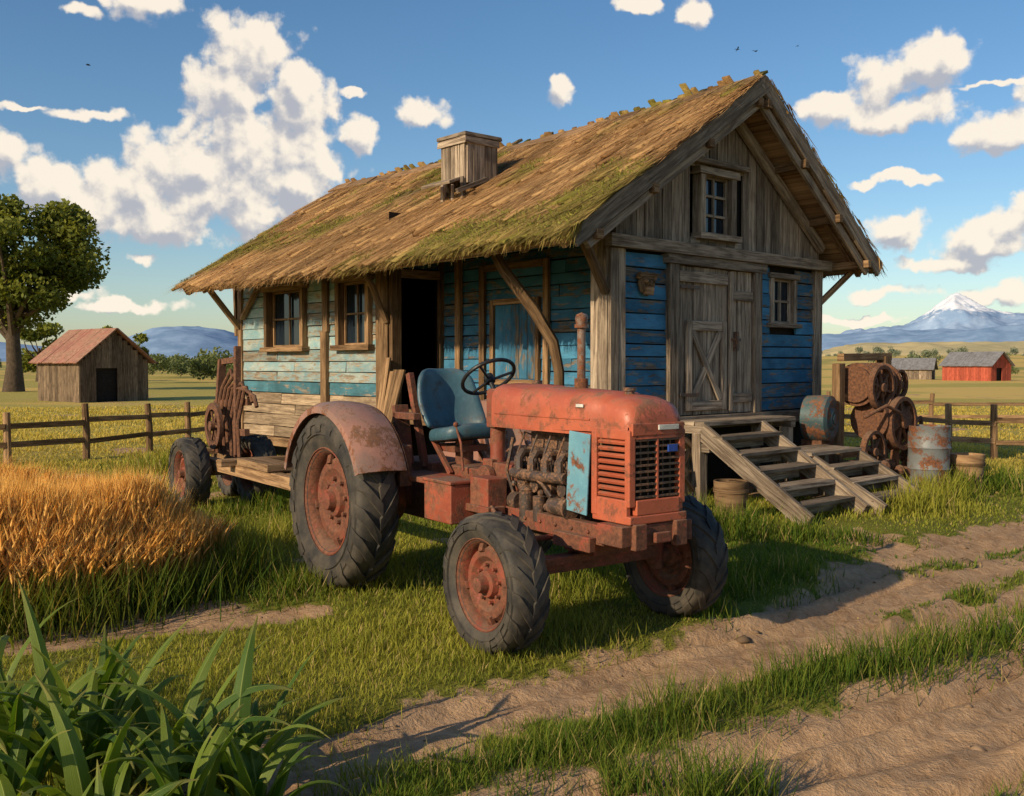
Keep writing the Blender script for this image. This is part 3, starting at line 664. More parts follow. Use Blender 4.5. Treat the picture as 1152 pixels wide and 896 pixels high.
m.lathe([(0,.2),(0,.28),(.05,.28),(.05,.2),(0,.2)],(-.1,-.05,.95),(0,1,0),24); m.lathe([(0,.001),(0,.06),(.12,.06),(.12,.001)],(-.1,-.08,.95),(0,1,0),14)
for i in range(6):
    a=math.pi*i/3; m.beam((-.1,-.02,.95),(-.1+.22*math.cos(a),-.02,.95+.22*math.sin(a)),.02,.03)
m.obj('hay_rake_gear',M_rust,TL,bevel=.004)
# ------------------------------------------------------------ HOUSE
HO=empty('farmhouse',(1.09,11.02,0),math.atan2(.664,.748))
def frm(O,D_,N_): return (Vector(O),Vector(D_),Vector(N_))
def PP(fr,s,n,z): return fr[0]+fr[1]*s+fr[2]*n+Vector((0,0,z))
def fbox(mb,fr,s0,s1,n0,n1,z0,z1,tilt=0.,roll=0.,**k):
    R=Matrix((fr[1],fr[2],Vector((0,0,1)))).transposed()
    if tilt: R=R@Matrix.Rotation(tilt,3,'X')
    if roll: R=R@Matrix.Rotation(roll,3,'Y')
    mb.box(PP(fr,(s0+s1)/2,(n0+n1)/2,(z0+z1)/2),(s1-s0,n1-n0,z1-z0),R,**k)
def hplanks(mb,fr,s0,s1,z0,z1,h,th,ops,topf=None,mats=None):
    z=z0
    while z<z1-.03:
        zz=min(z+h*random.uniform(.85,1.12),z1)
        segs=[(s0,s1)]
        for (a,b_,c_,d_) in ops:
            if zz>c_+.02 and z<d_-.02:
                ns=[]
                for p,q in segs:
                    if b_<=p or a>=q: ns.append((p,q)); continue
                    if a>p: ns.append((p,a))
                    if b_<q: ns.append((b_,q))
                segs=ns
        for p,q in segs:
            cuts=[p]
            while q-cuts[-1]>2.4: cuts.append(cuts[-1]+random.uniform(1.0,2.0))
            cuts.append(q)
            for u0,u1 in zip(cuts[:-1],cuts[1:]):
                if u1-u0<.03: continue
                mt_=0 if mats is None else mats((z+zz)/2)
                o=random.uniform(-.005,.007)
                fbox(mb,fr,u0+.003,u1-.003,.0+o,th+o,z+.007,zz-.005,tilt=rad(random.uniform(2,6)),roll=rad(random.uniform(-.35,.35)),jit=.005,mat=mt_)
        z=zz
def backing(mb,fr,s0,s1,z0,z1,ops,topf=None,n=-.03):
    ss=sorted(set([s0,s1]+[o[0] for o in ops]+[o[1] for o in ops])); zs=sorted(set([z0,z1]+[o[2] for o in ops]+[o[3] for o in ops]))
    for a,b_ in zip(ss[:-1],ss[1:]):
        for c_,d_ in zip(zs[:-1],zs[1:]):
            m_=((a+b_)/2,(c_+d_)/2)
            if any(o[0]<m_[0]<o[1] and o[2]<m_[1]<o[3] for o in ops): continue
            V=[PP(fr,a,n,c_),PP(fr,b_,n,c_),PP(fr,b_,n,d_),PP(fr,a,n,d_)]; mb.add(V,[(0,1,2,3)])
def window(mw,mg,fr,s0,s1,z0,z1,fw=.09,pr=.07,nx=1,nz=1):
    fbox(mw,fr,s0,s0+fw,-.06,pr,z0,z1,jit=.004); fbox(mw,fr,s1-fw,s1,-.06,pr,z0,z1,jit=.004)
    fbox(mw,fr,s0-.05,s1+.05,-.06,pr+.02,z1+.001,z1+fw,jit=.005); fbox(mw,fr,s0-.06,s1+.06,-.06,pr+.05,z0-fw*.8,z0-.001,jit=.005)
    a,b_=s0+fw,s1-fw
    for i in range(1,nx+1): c_=a+(b_-a)*i/(nx+1); fbox(mw,fr,c_-.016,c_+.016,-.035,-.004,z0,z1)
    for i in range(1,nz+1): c_=z0+(z1-z0)*i/(nz+1); fbox(mw,fr,a,b_,-.038,-.007,c_-.016,c_+.016)
    fbox(mw,fr,a,a+.03,-.04,.0,z0,z1); fbox(mw,fr,b_-.03,b_,-.04,.0,z0,z1); fbox(mw,fr,a+.03,b_-.03,-.04,.0,z1-.035,z1); fbox(mw,fr,a+.03,b_-.03,-.04,.0,z0,z0+.035)
    fbox(mg,fr,a,b_,-.052,-.045,z0,z1)
RX,RZ=2.16,5.13; k1=2.11/3.25; k2=2.05/2.81
def rz_(x): return RZ-(RX-x)*k1 if x<RX else RZ-(x-RX)*k2
FG=frm((0,0,0),(1,0,0),(0,-1,0)); FS=frm((0,0,0),(0,1,0),(-1,0,0)); FE=frm((0,4.3,0),(1,0,0),(0,-1,0)); FP=frm((.95,0,0),(0,1,0),(-1,0,0))
FR=frm((4.32,0,0),(0,1,0),(1,0,0)); FB=frm((0,9.03,0),(1,0,0),(0,1,0))
mb_b=MB(); mw=MB(); mg=MB(); mblue=MB(); mteal=MB(); mgrey=MB(); mbrown=MB()
opG=[(1.02,2.78,1.05,3.0),(3.14,3.68,2.26,2.82)]
hplanks(mblue,FG,.16,4.2,1.07,2.99,.17,.03,[(.98,2.84,1.0,3.1),(3.1,3.72,2.22,2.86)])
backing(mb_b,FG,0,4.32,.2,3.05,opG)
x_=.02
while x_<4.3:
    w_=random.uniform(.13,.21); x2=min(x_+w_,4.3); top=min(rz_(x_),rz_(x2))-.14
    segs=[(3.1,top)]
    if x2>1.5 and x_<2.32: segs=[(3.1,3.24),(4.1,top)]
    for a,b_ in segs:
        if b_-a>.05: fbox(mgrey,FG,x_+.004,x2-.004,random.uniform(-.004,.004),.028+random.uniform(0,.012),a,b_,jit=.003)
    V=[PP(FG,x_,-.03,3.05),PP(FG,x2,-.03,3.05),PP(FG,x2,-.03,rz_(x2)-.1),PP(FG,x_,-.03,rz_(x_)-.1)]
    if not(x2>1.6 and x_<2.24): mb_b.add(V,[(0,1,2,3)])
    else: mb_b.add([PP(FG,x_,-.03,4.05),PP(FG,x2,-.03,4.05),V[2],V[3]],[(0,1,2,3)]); mb_b.add([V[0],V[1],PP(FG,x2,-.03,3.3),PP(FG,x_,-.03,3.3)],[(0,1,2,3)])
    x_=x2
window(mw,mg,FG,1.56,2.28,3.3,4.02,.09,.08,1,2); window(mw,mg,FG,3.1,3.72,2.24,2.84,.07,.06,1,1)
fbox(mw,FG,1.35,2.5,.07,.14,4.13,4.2,jit=.006)
fbox(mgrey,FG,-.12,4.46,.035,.15,3.0,3.14,jit=.006); fbox(mgrey,FG,-.06,4.4,.0,.12,.9,1.06,jit=.006)
for a,b_ in ((-.04,.09),(.095,.2),(4.16,4.36)): fbox(mgrey,FG,a,b_,.0,.07,1.062,2.998,jit=.006)
fbox(mgrey,FS,-.02,.12,.0,.06,1.06,3.55,jit=.006); fbox(mgrey,FS,.125,.24,.0,.05,1.06,3.55,jit=.006); fbox(mgrey,FG,.02,.18,.04,.09,3.142,3.55,jit=.005)
for a,b_ in ((.96,1.12),(2.68,2.84)): fbox(mgrey,FG,a,b_,.0,.1,1.062,2.88,jit=.006)
fbox(mgrey,FG,.9,2.92,.0,.12,2.882,2.998,jit=.006)
x_=1.125
while x_<2.67:
    w_=random.uniform(.14,.19); x2=min(x_+w_,2.675); fbox(mgrey,FG,x_+.004,x2-.004,.01,.05+random.uniform(0,.008),1.07,2.875,jit=.004,rnd=random.uniform(.2,1)); x_=x2
fbox(mgrey,FG,1.14,2.1,.062,.095,2.68,2.81,jit=.004)
a,b_,c_,d_=(1.28,2.08,1.12,2.22)
fbox(mgrey,FG,a,a+.1,.062,.1,c_,d_,jit=.004,rnd=.9); fbox(mgrey,FG,b_-.1,b_,.062,.1,c_,d_,jit=.004,rnd=.85); fbox(mgrey,FG,a+.1,b_-.1,.062,.098,d_-.12,d_,jit=.004,rnd=.95); fbox(mgrey,FG,a+.1,b_-.1,.062,.098,c_,c_+.12,jit=.004,rnd=.8)
mgrey.beam(PP(FG,a+.12,.078,c_+.13),PP(FG,b_-.12,.078,d_-.13),.03,.09,up=(0,0,1),rnd=.9); mgrey.beam(PP(FG,a+.12,.084,d_-.13),PP(FG,b_-.12,.084,c_+.13),.03,.09,up=(0,0,1),rnd=.7)
fbox(mgrey,FG,2.14,2.2,.06,.1,1.1,2.85,jit=.004); fbox(mgrey,FG,2.22,2.64,.062,.09,1.2,1.32,jit=.004); fbox(mgrey,FG,2.22,2.64,.062,.09,2.5,2.62,jit=.004)
mi=MB(); fbox(mi,FG,2.16,2.34,.1,.125,1.98,2.02); fbox(mi,FG,2.2,2.24,.1,.16,1.86,2.1); 
for z_ in (1.3,2.6): fbox(mi,FG,1.14,1.5,.1,.112,z_,z_+.04)
mi.obj('door_hardware',M_iron,HO,bevel=.004)
mo=MB(); o=PP(FG,.55,.05,2.62)
mo.lathe([(0,.001),(0,.13),(.03,.15),(.05,.12),(.07,.1),(.06,.05),(.11,.03),(.12,.001)],o,(0,-1,0),8); mo.box(o+Vector((0,-.05,.1)),(.3,.05,.05),jit=.01); mo.box(o+Vector((0,-.06,-.08)),(.12,.06,.1),jit=.01)
for sx_ in (-1,1): mo.sphere((o.x+sx_*.06,o.y-.08,o.z+.03),.028); mo.sphere((o.x+sx_*.13,o.y-.03,o.z+.08),.04)
mo.obj('carved_ornament',M_brown,HO,bevel=.005)
w1=(6.62,7.95,1.98,2.92); w2=(4.72,5.66,1.98,2.94)
ops=[(w1[0],w1[1],w1[2]-.05,w1[3]+.05),(w2[0],w2[1],w2[2]-.05,w2[3]+.05)]
hplanks(mteal,FS,4.42,8.95,.45,3.6,.19,.032,ops,mats=lambda z: (1 if z<1.15 else (0 if (z>1.33 or z<1.2) else 2)))
backing(mb_b,FS,4.3,9.03,.42,3.7,[(w1[0]+.05,w1[1]-.05,w1[2],w1[3]),(w2[0]+.05,w2[1]-.05,w2[2],w2[3])])
mbw=MB(); window(mbw,mg,FS,*w1,fw=.1,pr=.13,nx=1,nz=1); window(mbw,mg,FS,*w2,fw=.1,pr=.11,nx=1,nz=1)
for s_ in (4.28,8.9): fbox(mbrown,FS,s_,s_+.15,-.02,.075,.35,3.65,jit=.006)
fbox(mbrown,FS,4.44,4.6,.0,.06,.5,3.6,jit=.006); fbox(mbrown,FS,5.95,6.12,.03,.1,.35,2.2,jit=.006); fbox(mbrown,FS,5.93,6.1,.03,.08,2.2,3.6,jit=.006)
fbox(mbrown,FS,4.3,9.1,.0,.1,.3,.44,jit=.006)
backing(mb_b,FE,0,.95,.9,3.9,[(.12,.84,1.05,2.95)]); 
fbox(mbrown,FE,-.04,.12,.0,.1,1.06,3.4,jit=.006); fbox(mbrown,FE,.84,.95,.0,.08,1.06,3.4,jit=.006); fbox(mbrown,FE,.12,.84,.0,.09,2.95,3.08,jit=.006); hplanks(mblue,FE,.12,.84,3.09,3.7,.17,.03,[])
for i in range(4):
    y_=4.15-.12*i; mbrown.beam((-.45-.06*i,y_,.05),(-.12,y_+.05,1.9+random.uniform(-.5,.4)),.14,.035,up=(1,0,0),jit=.006)
hplanks(mblue,FP,.05,4.28,1.07,3.95,.17,.03,[]); backing(mb_b,FP,0,4.3,.9,4.2,[])
for a,b_,c_,d_ in ((1.9,2.0,1.1,3.1),(3.22,3.34,1.1,3.1),(2.0,3.22,3.0,3.1),(2.08,2.16,1.4,2.6),(3.02,3.1,1.4,2.6),(2.16,3.02,2.52,2.6),(2.16,3.02,1.4,1.48)):
    fbox(mbrown,FP,a+.002,b_-.002,.035,.09,c_+.002,d_-.002,jit=.004)
fbox(mbrown,FP,3.75,3.87,.035,.11,1.06,3.6,jit=.006)
for i in range(5): fbox(mblue,FP,2.17+i*.168,2.33+i*.168,.04,.06,1.49,2.51,jit=.003)
for i in range(7): fbox(mbrown,FS,.02,4.3,-.95+i*.145,-.81+i*.145,1.0,1.055+random.uniform(-.004,.004),jit=.004)
fbox(mbrown,FS,-.02,4.28,.0,.1,.84,1.0,jit=.006)
for y_ in (0.15,1.5,2.9,4.2): mbrown.box((.1,y_,.42),(.2,.2,.84),jit=.01)
for x_ in (1.4,2.9,4.2): mgrey.box((x_,.12,.45),(.2,.2,.9),jit=.01)
for y_ in (5.5,7.2,8.8): mbrown.box((.12,y_,.17),(.25,.25,.34),jit=.01)
hplanks(mblue,FR,0.02,9.0,.9,3.3,.2,.03,[]); backing(mb_b,FR,0,9.03,.2,3.6,[]); backing(mb_b,FB,0,4.32,.3,3.6,[]); hplanks(mteal,FB,0.02,4.3,.45,3.6,.2,.03,[])
V=[Vector((0,0,.98)),Vector((4.32,0,.98)),Vector((4.32,9.03,.98)),Vector((0,9.03,.98))]; mb_b.add(V,[(0,1,2,3)])
V=[Vector((.3,.6,0)),Vector((.3,.6,.97)),Vector((4.3,.6,.97)),Vector((4.3,.6,0))]; mb_b.add(V,[(0,1,2,3)])
V=[Vector((.5,.6,0)),Vector((.5,.6,.97)),Vector((.5,9,.97)),Vector((.5,9,0))]; mb_b.add(V,[(0,1,2,3)])
mbF=MB()
for x_ in np.linspace(0,4.32,19)[:-1]:
    x2=x_+.24; mbF.add([(x_,9.02,3.5),(x2,9.02,3.5),(x2,9.02,rz_(x2)-.1),(x_,9.02,rz_(x_)-.1)],[(0,1,2,3)])
mbF.obj('back_gable',M_grey,HO)
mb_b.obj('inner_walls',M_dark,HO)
mbrown.beam((-.62,-.3,3.15),(-.62,9.1,3.18),.12,.14,jit=.005); mbrown.beam((0.02,-.05,3.62),(.02,9.05,3.62),.14,.14,jit=.005)
mgrey.beam((-1.0,-.5,3.0),(-1.0,9.1,3.03),.04,.12,jit=.004)
for y_ in np.arange(-.3,9.1,.62): mbrown.beam((-1.02,y_,rz_(-1.02)-.14),(.3,y_,rz_(.3)-.14),.07,.09,jit=.004); mbrown.beam((4.0,y_,rz_(4.0)-.14),(4.93,y_,rz_(4.93)-.14),.07,.09)
mbrown.tube([(-.66,1.3,3.12),(-.5,1.22,2.8),(-.22,1.02,2.35),(-.04,.86,1.95),(0.0,.8,1.6),(0,.8,1.06)],[.06,.07,.075,.07,.065,.065],8)
mbrown.tube([(-.6,-.1,3.12),(-.4,-.05,2.95),(-.06,.0,2.5)],[.055,.06,.055],8)
mbrown.tube([(-.62,4.2,3.12),(-.35,4.25,2.8),(-.07,4.3,2.3)],.05,8)
mbrown.beam((-.75,8.9,3.1),(-.08,8.98,2.35),.08,.08,jit=.005); mbrown.beam((-.12,8.05,3.1),(-.1,8.8,2.5),.06,.1,up=(1,0,0)); mbrown.beam((-.05,9.15,3.1),(-.05,9.1,2.2),.08,.08)
mbrown.beam((4.95,-.2,3.05),(4.38,.0,2.55),.07,.07); 
Y0,LEN=-.52,9.55
def roofp(side,s,y,dn=0.):
    if side==0: p=Vector((RX-3.25*s,y,RZ-2.11*s)); n_=Vector((-2.11,0,3.25)).normalized()
    else: p=Vector((RX+2.81*s,y,RZ-2.05*s)); n_=Vector((2.05,0,2.81)).normalized()
    sag=-.09*math.sin(math.pi*max(0,min(1,(y+.52)/LEN)))*(1-s*.5)
    return p+Vector((0,0,sag))+n_*dn
for side in (0,1):
    mgrey.beam(roofp(side,-.01,-.56,-.03),roofp(side,1.02,-.56,-.03),.05,.2,jit=.006); mgrey.beam(roofp(side,.0,-.5,-.2),roofp(side,.97,-.5,-.2),.06,.1,jit=.006)
    mgrey.beam(roofp(side,.06,-.1,-.24),roofp(side,.8,-.1,-.24),.08,.12,jit=.006)
    for s_ in (.06,.36,.66,.93): mbrown.beam(roofp(side,s_,-.6,-.17),roofp(side,s_,.2,-.17),.09,.1,jit=.006)
    mgrey.beam(roofp(side,0,9.05,-.06),roofp(side,1.0,9.05,-.06),.05,.18)
mblue.obj('blue_siding',M_blue,HO,bevel=.004); mteal.obj('faded_side_siding',[M_teal,M_light,wood('teal_band',(.2,.16,.12),(.4,.34,.26),paint=(.09,.24,.3),cover=.62)],HO,bevel=.004)
mw.obj('gable_window_frames',M_grey,HO,bevel=.004); mbw.obj('side_window_frames',M_brown,HO,bevel=.005); mg.obj('window_glass',M_glass,HO)
m=MB()
for side in (0,1):
    V=[];F=[];ny,nsn=24,8
    for lay in (-.02,-.11):
        for j in range(ny+1):
            for i in range(nsn+1): V.append(roofp(side,i/nsn,Y0+LEN*j/ny,lay))
    q=(ny+1)*(nsn+1)
    for l_ in (0,1):
        for j in range(ny):
            for i in range(nsn):
                a=l_*q+j*(nsn+1)+i; F.append((a,a+1,a+nsn+2,a+nsn+1))
    for j in range(ny): a=j*(nsn+1)+nsn; F.append((a,a+nsn+1,a+nsn+1+q,a+q))
    for j in (0,ny):
        for i in range(nsn): a=j*(nsn+1)+i; F.append((a,a+1,a+1+q,a+q))
    m.add(V,F)
m.obj('roof_deck',M_brown,HO)
def roofarr(side,s,y,dn):
    if side==0: nx,nz_=-2.11,3.25; px=RX-3.25*s; pz=RZ-2.11*s
    else: nx,nz_=2.05,2.81; px=RX+2.81*s; pz=RZ-2.05*s
    L=math.hypot(nx,nz_); nx/=L; nz_/=L
    sag=-.09*np.sin(np.pi*np.clip((y+.52)/LEN,0,1))*(1-s*.5)
    dn=dn+.08*(fbm(y*1.1+side*30,s*4,3,101)-.5)
    d=np.array([ -3.25,0,-2.11] if side==0 else [2.81,0,-2.05]); d=d/np.linalg.norm(d)
    return np.stack([px+nx*dn,y+0*s,pz+sag+nz_*dn],-1),d,np.array([nx,0,nz_])
def moss(side,s,y): return sstep(.5,.6,fbm(y*.75+side*20,s*3.2,4,111)+.13*(s-.45))
def thcol(side,s,y,n):
    q=rng.uniform(0,1,n); tone=.55+.9*fbm(y*2.2,s*1.2+side*9,3,121)
    br=(np.array([.23,.12,.05])[None]*(1-q[:,None])+np.array([.60,.37,.165])[None]*q[:,None])*tone[:,None]
    ms=(moss(side,s,y)*rng.uniform(.35,.95,n))[:,None]
    return br*(1-ms)+(np.array([.21,.2,.035])*(.5+.8*q[:,None]))*ms
bxv=[(i,j,k_) for i in (-.5,.5) for j in (-.5,.5) for k_ in (-.5,.5)]; bxf=[f for f,_ in BOXF]
AL=[];PL=[];CL=[];AS=[];PS=[];CS=[]
for side in (0,1):
    SL=3.87 if side==0 else 3.48
    rows=6
    for r_i in range(rows):
        s0=(r_i+.5)/rows; ny=int(LEN/.1); y=Y0+(np.arange(ny)+.5)*LEN/ny+rng.normal(0,.012,ny); s=s0+rng.normal(0,.025,ny)
        if r_i==rows-1: s=s0+rng.uniform(-.02,.03,ny)
        p,d,nn=roofarr(side,s,y,.035+rng.uniform(0,.04,ny))
        tl=rng.normal(.055,.02,ny); yw=rng.normal(.05,.05,ny)
        D_=d[None]*np.cos(tl)[:,None]+nn[None]*np.sin(tl)[:,None]; D_=D_+np.array([0,1,0])[None]*yw[:,None]; D_/=np.linalg.norm(D_,axis=1)[:,None]
        S_=np.cross(np.repeat(nn[None],ny,0),D_); S_/=np.linalg.norm(S_,axis=1)[:,None]; N_=np.cross(D_,S_)
        A=np.stack([D_*(SL/rows*1.35*rng.uniform(.85,1.15,ny))[:,None],S_*(.092*rng.uniform(.7,1.3,ny))[:,None],N_*(.028*rng.uniform(.7,1.6,ny))[:,None]],-1)
        AL.append(A);PL.append(p);CL.append(thcol(side,s,y,ny)*.9)
    n=34000 if side==0 else 8000
    s=rng.uniform(0,1.0,n); y=rng.uniform(Y0-.06,Y0+LEN+.04,n)
    e=rng.uniform(0,1,n)<.17; s=np.where(e,rng.uniform(.965,1.012,n),s)
    e2=rng.uniform(0,1,n)<.03; y=np.where(e2,rng.uniform(-.62,-.5,n),y)
    p,d,nn=roofarr(side,s,y,.06+rng.uniform(0,.03,n))
    tl=rng.normal(.0,.08,n)-np.where(e,rng.uniform(0,.9,n),0); yw=rng.normal(.08,.1,n)
    D_=d[None]*np.cos(tl)[:,None]+nn[None]*np.sin(tl)[:,None]+np.array([0,1,0])[None]*yw[:,None]; D_/=np.linalg.norm(D_,axis=1)[:,None]
    S_=np.cross(np.repeat(nn[None],n,0),D_); S_/=np.linalg.norm(S_,axis=1)[:,None]; N_=np.cross(D_,S_)
    Ln=rng.uniform(.15,.5,n)*np.where(e,.5,1)
    AS.append(np.stack([S_*(.011*rng.uniform(.6,1.6,n))[:,None],N_*(Ln*.1)[:,None],D_*Ln[:,None]],-1)); PS.append(p); CS.append(thcol(side,s,y,n)*1.1)
    # moss tufts standing a little proud of the thatch
    n=16000 if side==0 else 4000
    s=rng.uniform(.1,1.0,n); y=rng.uniform(Y0,Y0+LEN,n); kk=moss(side,s,y)>rng.uniform(.3,1.,n); s,y=s[kk],y[kk]; n=len(s)
    p,d,nn=roofarr(side,s,y,.075+rng.uniform(0,.02,n)); D_=nn[None]+rng.normal(0,.6,(n,3)); D_/=np.linalg.norm(D_,axis=1)[:,None]
    S_=np.cross(D_,rng.normal(size=(n,3))); S_/=np.linalg.norm(S_,axis=1)[:,None]; N_=np.cross(D_,S_); Ln=rng.uniform(.02,.055,n)
    AS.append(np.stack([S_*.014,N_*(Ln*.4)[:,None],D_*Ln[:,None]],-1)); PS.append(p); q=rng.uniform(0,1,n)[:,None]; CS.append(np.array([.11,.13,.02])*(1-q)+np.array([.3,.28,.05])*q)
cat=np.concatenate
M_th,t,b=newmat('mossy_thatch',.95,.1); a_=nd(t,'ShaderNodeAttribute',attribute_name='Col').outputs['Color']; o_=nd(t,'ShaderNodeTexCoord').outputs['Object']
nn_=noise(t,o_,22.,5,.7).outputs[0]; t.links.new(mixc(t,mapr(t,nn_,.3,.7,0,.7),a_,mixc(t,1.,a_,(.35,.35,.35),'MULTIPLY')),b.inputs['Base Color']); bump(t,b,nn_,.8,.02)
scatter('roof_shakes',bxv,bxf,cat(AL),cat(PL),cat(CL),M_th,parent=HO)
scatter('roof_thatch',BL,BLF,cat(AS),cat(PS),cat(CS),M_straw,parent=HO)
m=MB(); y_=-.55
while y_<8.9:
    L=random.uniform(.5,.85)
    for side in (0,1):
        p0=roofp(side,.045,y_,.085+random.uniform(0,.012)); p1=roofp(side,.045,min(y_+L+.06,9.1),.07+random.uniform(0,.015)); nn=Vector((-2.11,0,3.25)) if side==0 else Vector((2.05,0,2.81))
        m.beam(p0,p1,.27,.03,up=nn.normalized(),jit=.008)
    y_+=L
m.obj('ridge_boards',M_brown,HO,bevel=.004)
m=MB(); vy=3.2; s0=.485; base=roofp(0,s0,vy); cx_,cz_=base.x,base.z
def vb(x0,x1,y0,y1,z0,z1,**k): m.box(((x0+x1)/2,(y0+y1)/2,(z0+z1)/2),(x1-x0,y1-y0,z1-z0),jit=.006,**k)
hx,hy=.27,.26
for i in range(5):
    q0=-hx+i*2*hx/5; vb(cx_+q0+.003,cx_+q0+2*hx/5-.003,vy-hy-.03,vy-hy,cz_-.1 if i>1 else cz_+.12,cz_+.76); vb(cx_+q0+.003,cx_+q0+2*hx/5-.003,vy+hy,vy+hy+.03,cz_-.3,cz_+.76)
    q0=-hy+i*2*hy/5; vb(cx_-hx-.03,cx_-hx,vy+q0+.003,vy+q0+2*hy/5-.003,cz_+.18,cz_+.76); vb(cx_+hx,cx_+hx+.03,vy+q0,vy+q0+2*hy/5,cz_,cz_+.76)
vb(cx_-hx-.06,cx_+hx+.06,vy-hy-.06,vy+hy+.06,cz_+.76,cz_+.81); vb(cx_-hx-.055,cx_+hx+.02,vy-hy-.055,vy-hy-.03,cz_+.66,cz_+.75); vb(cx_-hx-.055,cx_-hx-.03,vy-hy-.05,vy+hy+.05,cz_+.66,cz_+.75)
m.beam((cx_-hx-.2,vy-hy-.05,cz_-.02),(cx_+.05,vy-hy-.05,cz_+.2),.05,.06); m.beam((cx_-hx-.24,vy-hy-.06,cz_+.12),(cx_-hx-.24,vy+hy+.06,cz_+.12),.2,.04,up=(-.4,0,1)); m.box((cx_-hx-.02,vy-hy+.04,cz_),(.06,.06,.42)); m.box((cx_-hx-.02,vy+hy-.04,cz_),(.06,.06,.42)); m.box((cx_-hx,vy,cz_-.15),(.1,2*hy,.08),jit=.006); m.box((cx_-hx-.03,vy,cz_-.02),(.03,.04,.3))
m.obj('roof_vent_box',M_grey,HO,bevel=.005)
m=MB()
for i in range(4): m.box((1.9,-.1-i*.145,1.0),(1.9,.138,.05),jit=.006)
for x_ in (1.0,2.8): m.box((x_,-.3,.93),(.1,.6,.09),jit=.005); m.box((x_,-.5,.45),(.13,.13,.88),jit=.008)
def stairs(x0,x1,ztop,ytop,yb,nst):
    for x_ in (x0,x1): m.beam((x_,ytop,ztop-.1),(x_,yb,.02),.07,.2,jit=.006)
    for i in range(nst):
        z=ztop-(i+1)*ztop/(nst+1); y_=ytop+(yb-ytop)*(i+.75)/(nst+.6)
        m.box(((x0+x1)/2,y_,z),(x1-x0+.06,.25,.045),jit=.008); m.box(((x0+x1)/2,y_+.1,z-.09),(x1-x0-.1,.02,.12),jit=.005)
stairs(.98,2.12,1.02,-.55,-1.95,5)
m.box((2.75,-.95,.62),(1.15,.6,.05),jit=.006); m.box((2.75,-.75,.6),(1.15,.1,.1)); m.box((3.27,-.75,.3),(.1,.1,.6)); m.box((2.25,-.75,.3),(.1,.1,.6))
stairs(2.25,3.32,.62,-1.2,-2.1,3)
m.box((1.02,-.42,.72),(.12,.5,.1),jit=.01); m.obj('stairs',M_grey,HO,bevel=.006)
mgrey.obj('grey_timber',M_grey,HO,bevel=.006); mbrown.obj('brown_timber',M_brown,HO,bevel=.006)
# ------------------------------------------------------------ clutter
def hw(x,y,z=0.): return (1.09+.748*x-.664*y,11.02+.664*x+.748*y,z)
hr=math.atan2(.664,.748)
def spoke_wheel(m,o,ax,R,wd,ns=8,rim=.16):
    o=Vector(o);ax=Vector(ax).normalized()
    m.lathe([(-wd/2,R*(1-rim)),(-wd/2,R),(wd/2,R),(wd/2,R*(1-rim)),(-wd/2,R*(1-rim))],o,ax,30); m.lathe([(-wd*.7,.001),(-wd*.7,R*.2),(wd*.7,R*.2),(wd*.7,.001)],o,ax,16)
    e1=ax.orthogonal().normalized();e2=ax.cross(e1)
    for i in range(ns):
        a=2*math.pi*i/ns; d=e1*math.cos(a)+e2*math.sin(a); m.beam(o+d*R*.18,o+d*R*.9,wd*.4,R*.1,up=ax)
E=empty('old_cart_wheel',hw(.72,-.45),hr); m=MB(); spoke_wheel(m,(0,0,.45),(.1,-1,.15),.42,.09); m.obj('wheel',M_brown,E,bevel=.004)
E=empty('wooden_bucket',hw(.72,-1.15),hr); m=MB(); m.lathe([(0,.001),(0,.15),(.2,.18),(.42,.19),(.42,.17),(.1,.14),(.1,.001)],(0,0,0),(0,0,1),16); m.lathe([(.07,.165),(.07,.175),(.1,.177),(.1,.168)],(0,0,0),(0,0,1),16); m.lathe([(.3,.187),(.3,.194),(.34,.196),(.34,.187)],(0,0,0),(0,0,1),16); m.obj('staves',M_brown,E)
E=empty('rusty_farm_machine',hw(3.95,-1.0),hr); m=MB()
for x_ in (-.25,.95): m.box((x_,.3,.85),(.12,.12,1.7),jit=.008,mat=1)
m.box((.95,.3,1.55),(.16,.16,.5),mat=1); m.beam((-.3,.3,.5),(1.1,.3,.5),.12,.12,mat=1); m.beam((-.3,.3,1.25),(1.1,.3,1.25),.1,.1,mat=1); m.beam((-.2,.3,1.78),(1.1,.3,1.8),.1,.1,mat=1)
m.cyl((-.1,.15,1.42),(.7,.15,1.42),.24,n=24); m.cyl((.1,.05,.95),(.8,.05,.95),.27,n=24)
for i in range(6): m.lathe([(0,.2),(0,.29),(.04,.29),(.04,.2)],(-.05+i*.13,.15,1.42),(1,0,0),24)
spoke_wheel(m,(.1,-.12,1.38),(0,1,0),.3,.08,6); spoke_wheel(m,(.5,-.2,.9),(0,1,0),.36,.1,7); spoke_wheel(m,(-.15,-.15,.55),(0,1,0),.28,.08,6); spoke_wheel(m,(.85,-.1,.42),(0,1,0),.36,.1,8); spoke_wheel(m,(.72,-.05,1.42),(0,1,0),.2,.07,5)
m.tube([(.9,-.1,.8),(1.15,-.15,.95),(1.3,-.1,.7),(1.2,-.1,.3)],.03,8); m.box((.2,.1,.25),(.8,.4,.3)); m.tube([(-.3,-.1,1.0),(0,-.25,1.15),(.3,-.28,1.05),(.5,-.25,.9)],.025,8)
for i in range(12): m.sphere((random.uniform(-.2,1),random.uniform(-.25,.1),random.uniform(.15,.6)),random.uniform(.05,.1),n=8)
m.obj('frame_and_rollers',[M_rust,M_brown],E,bevel=.004)
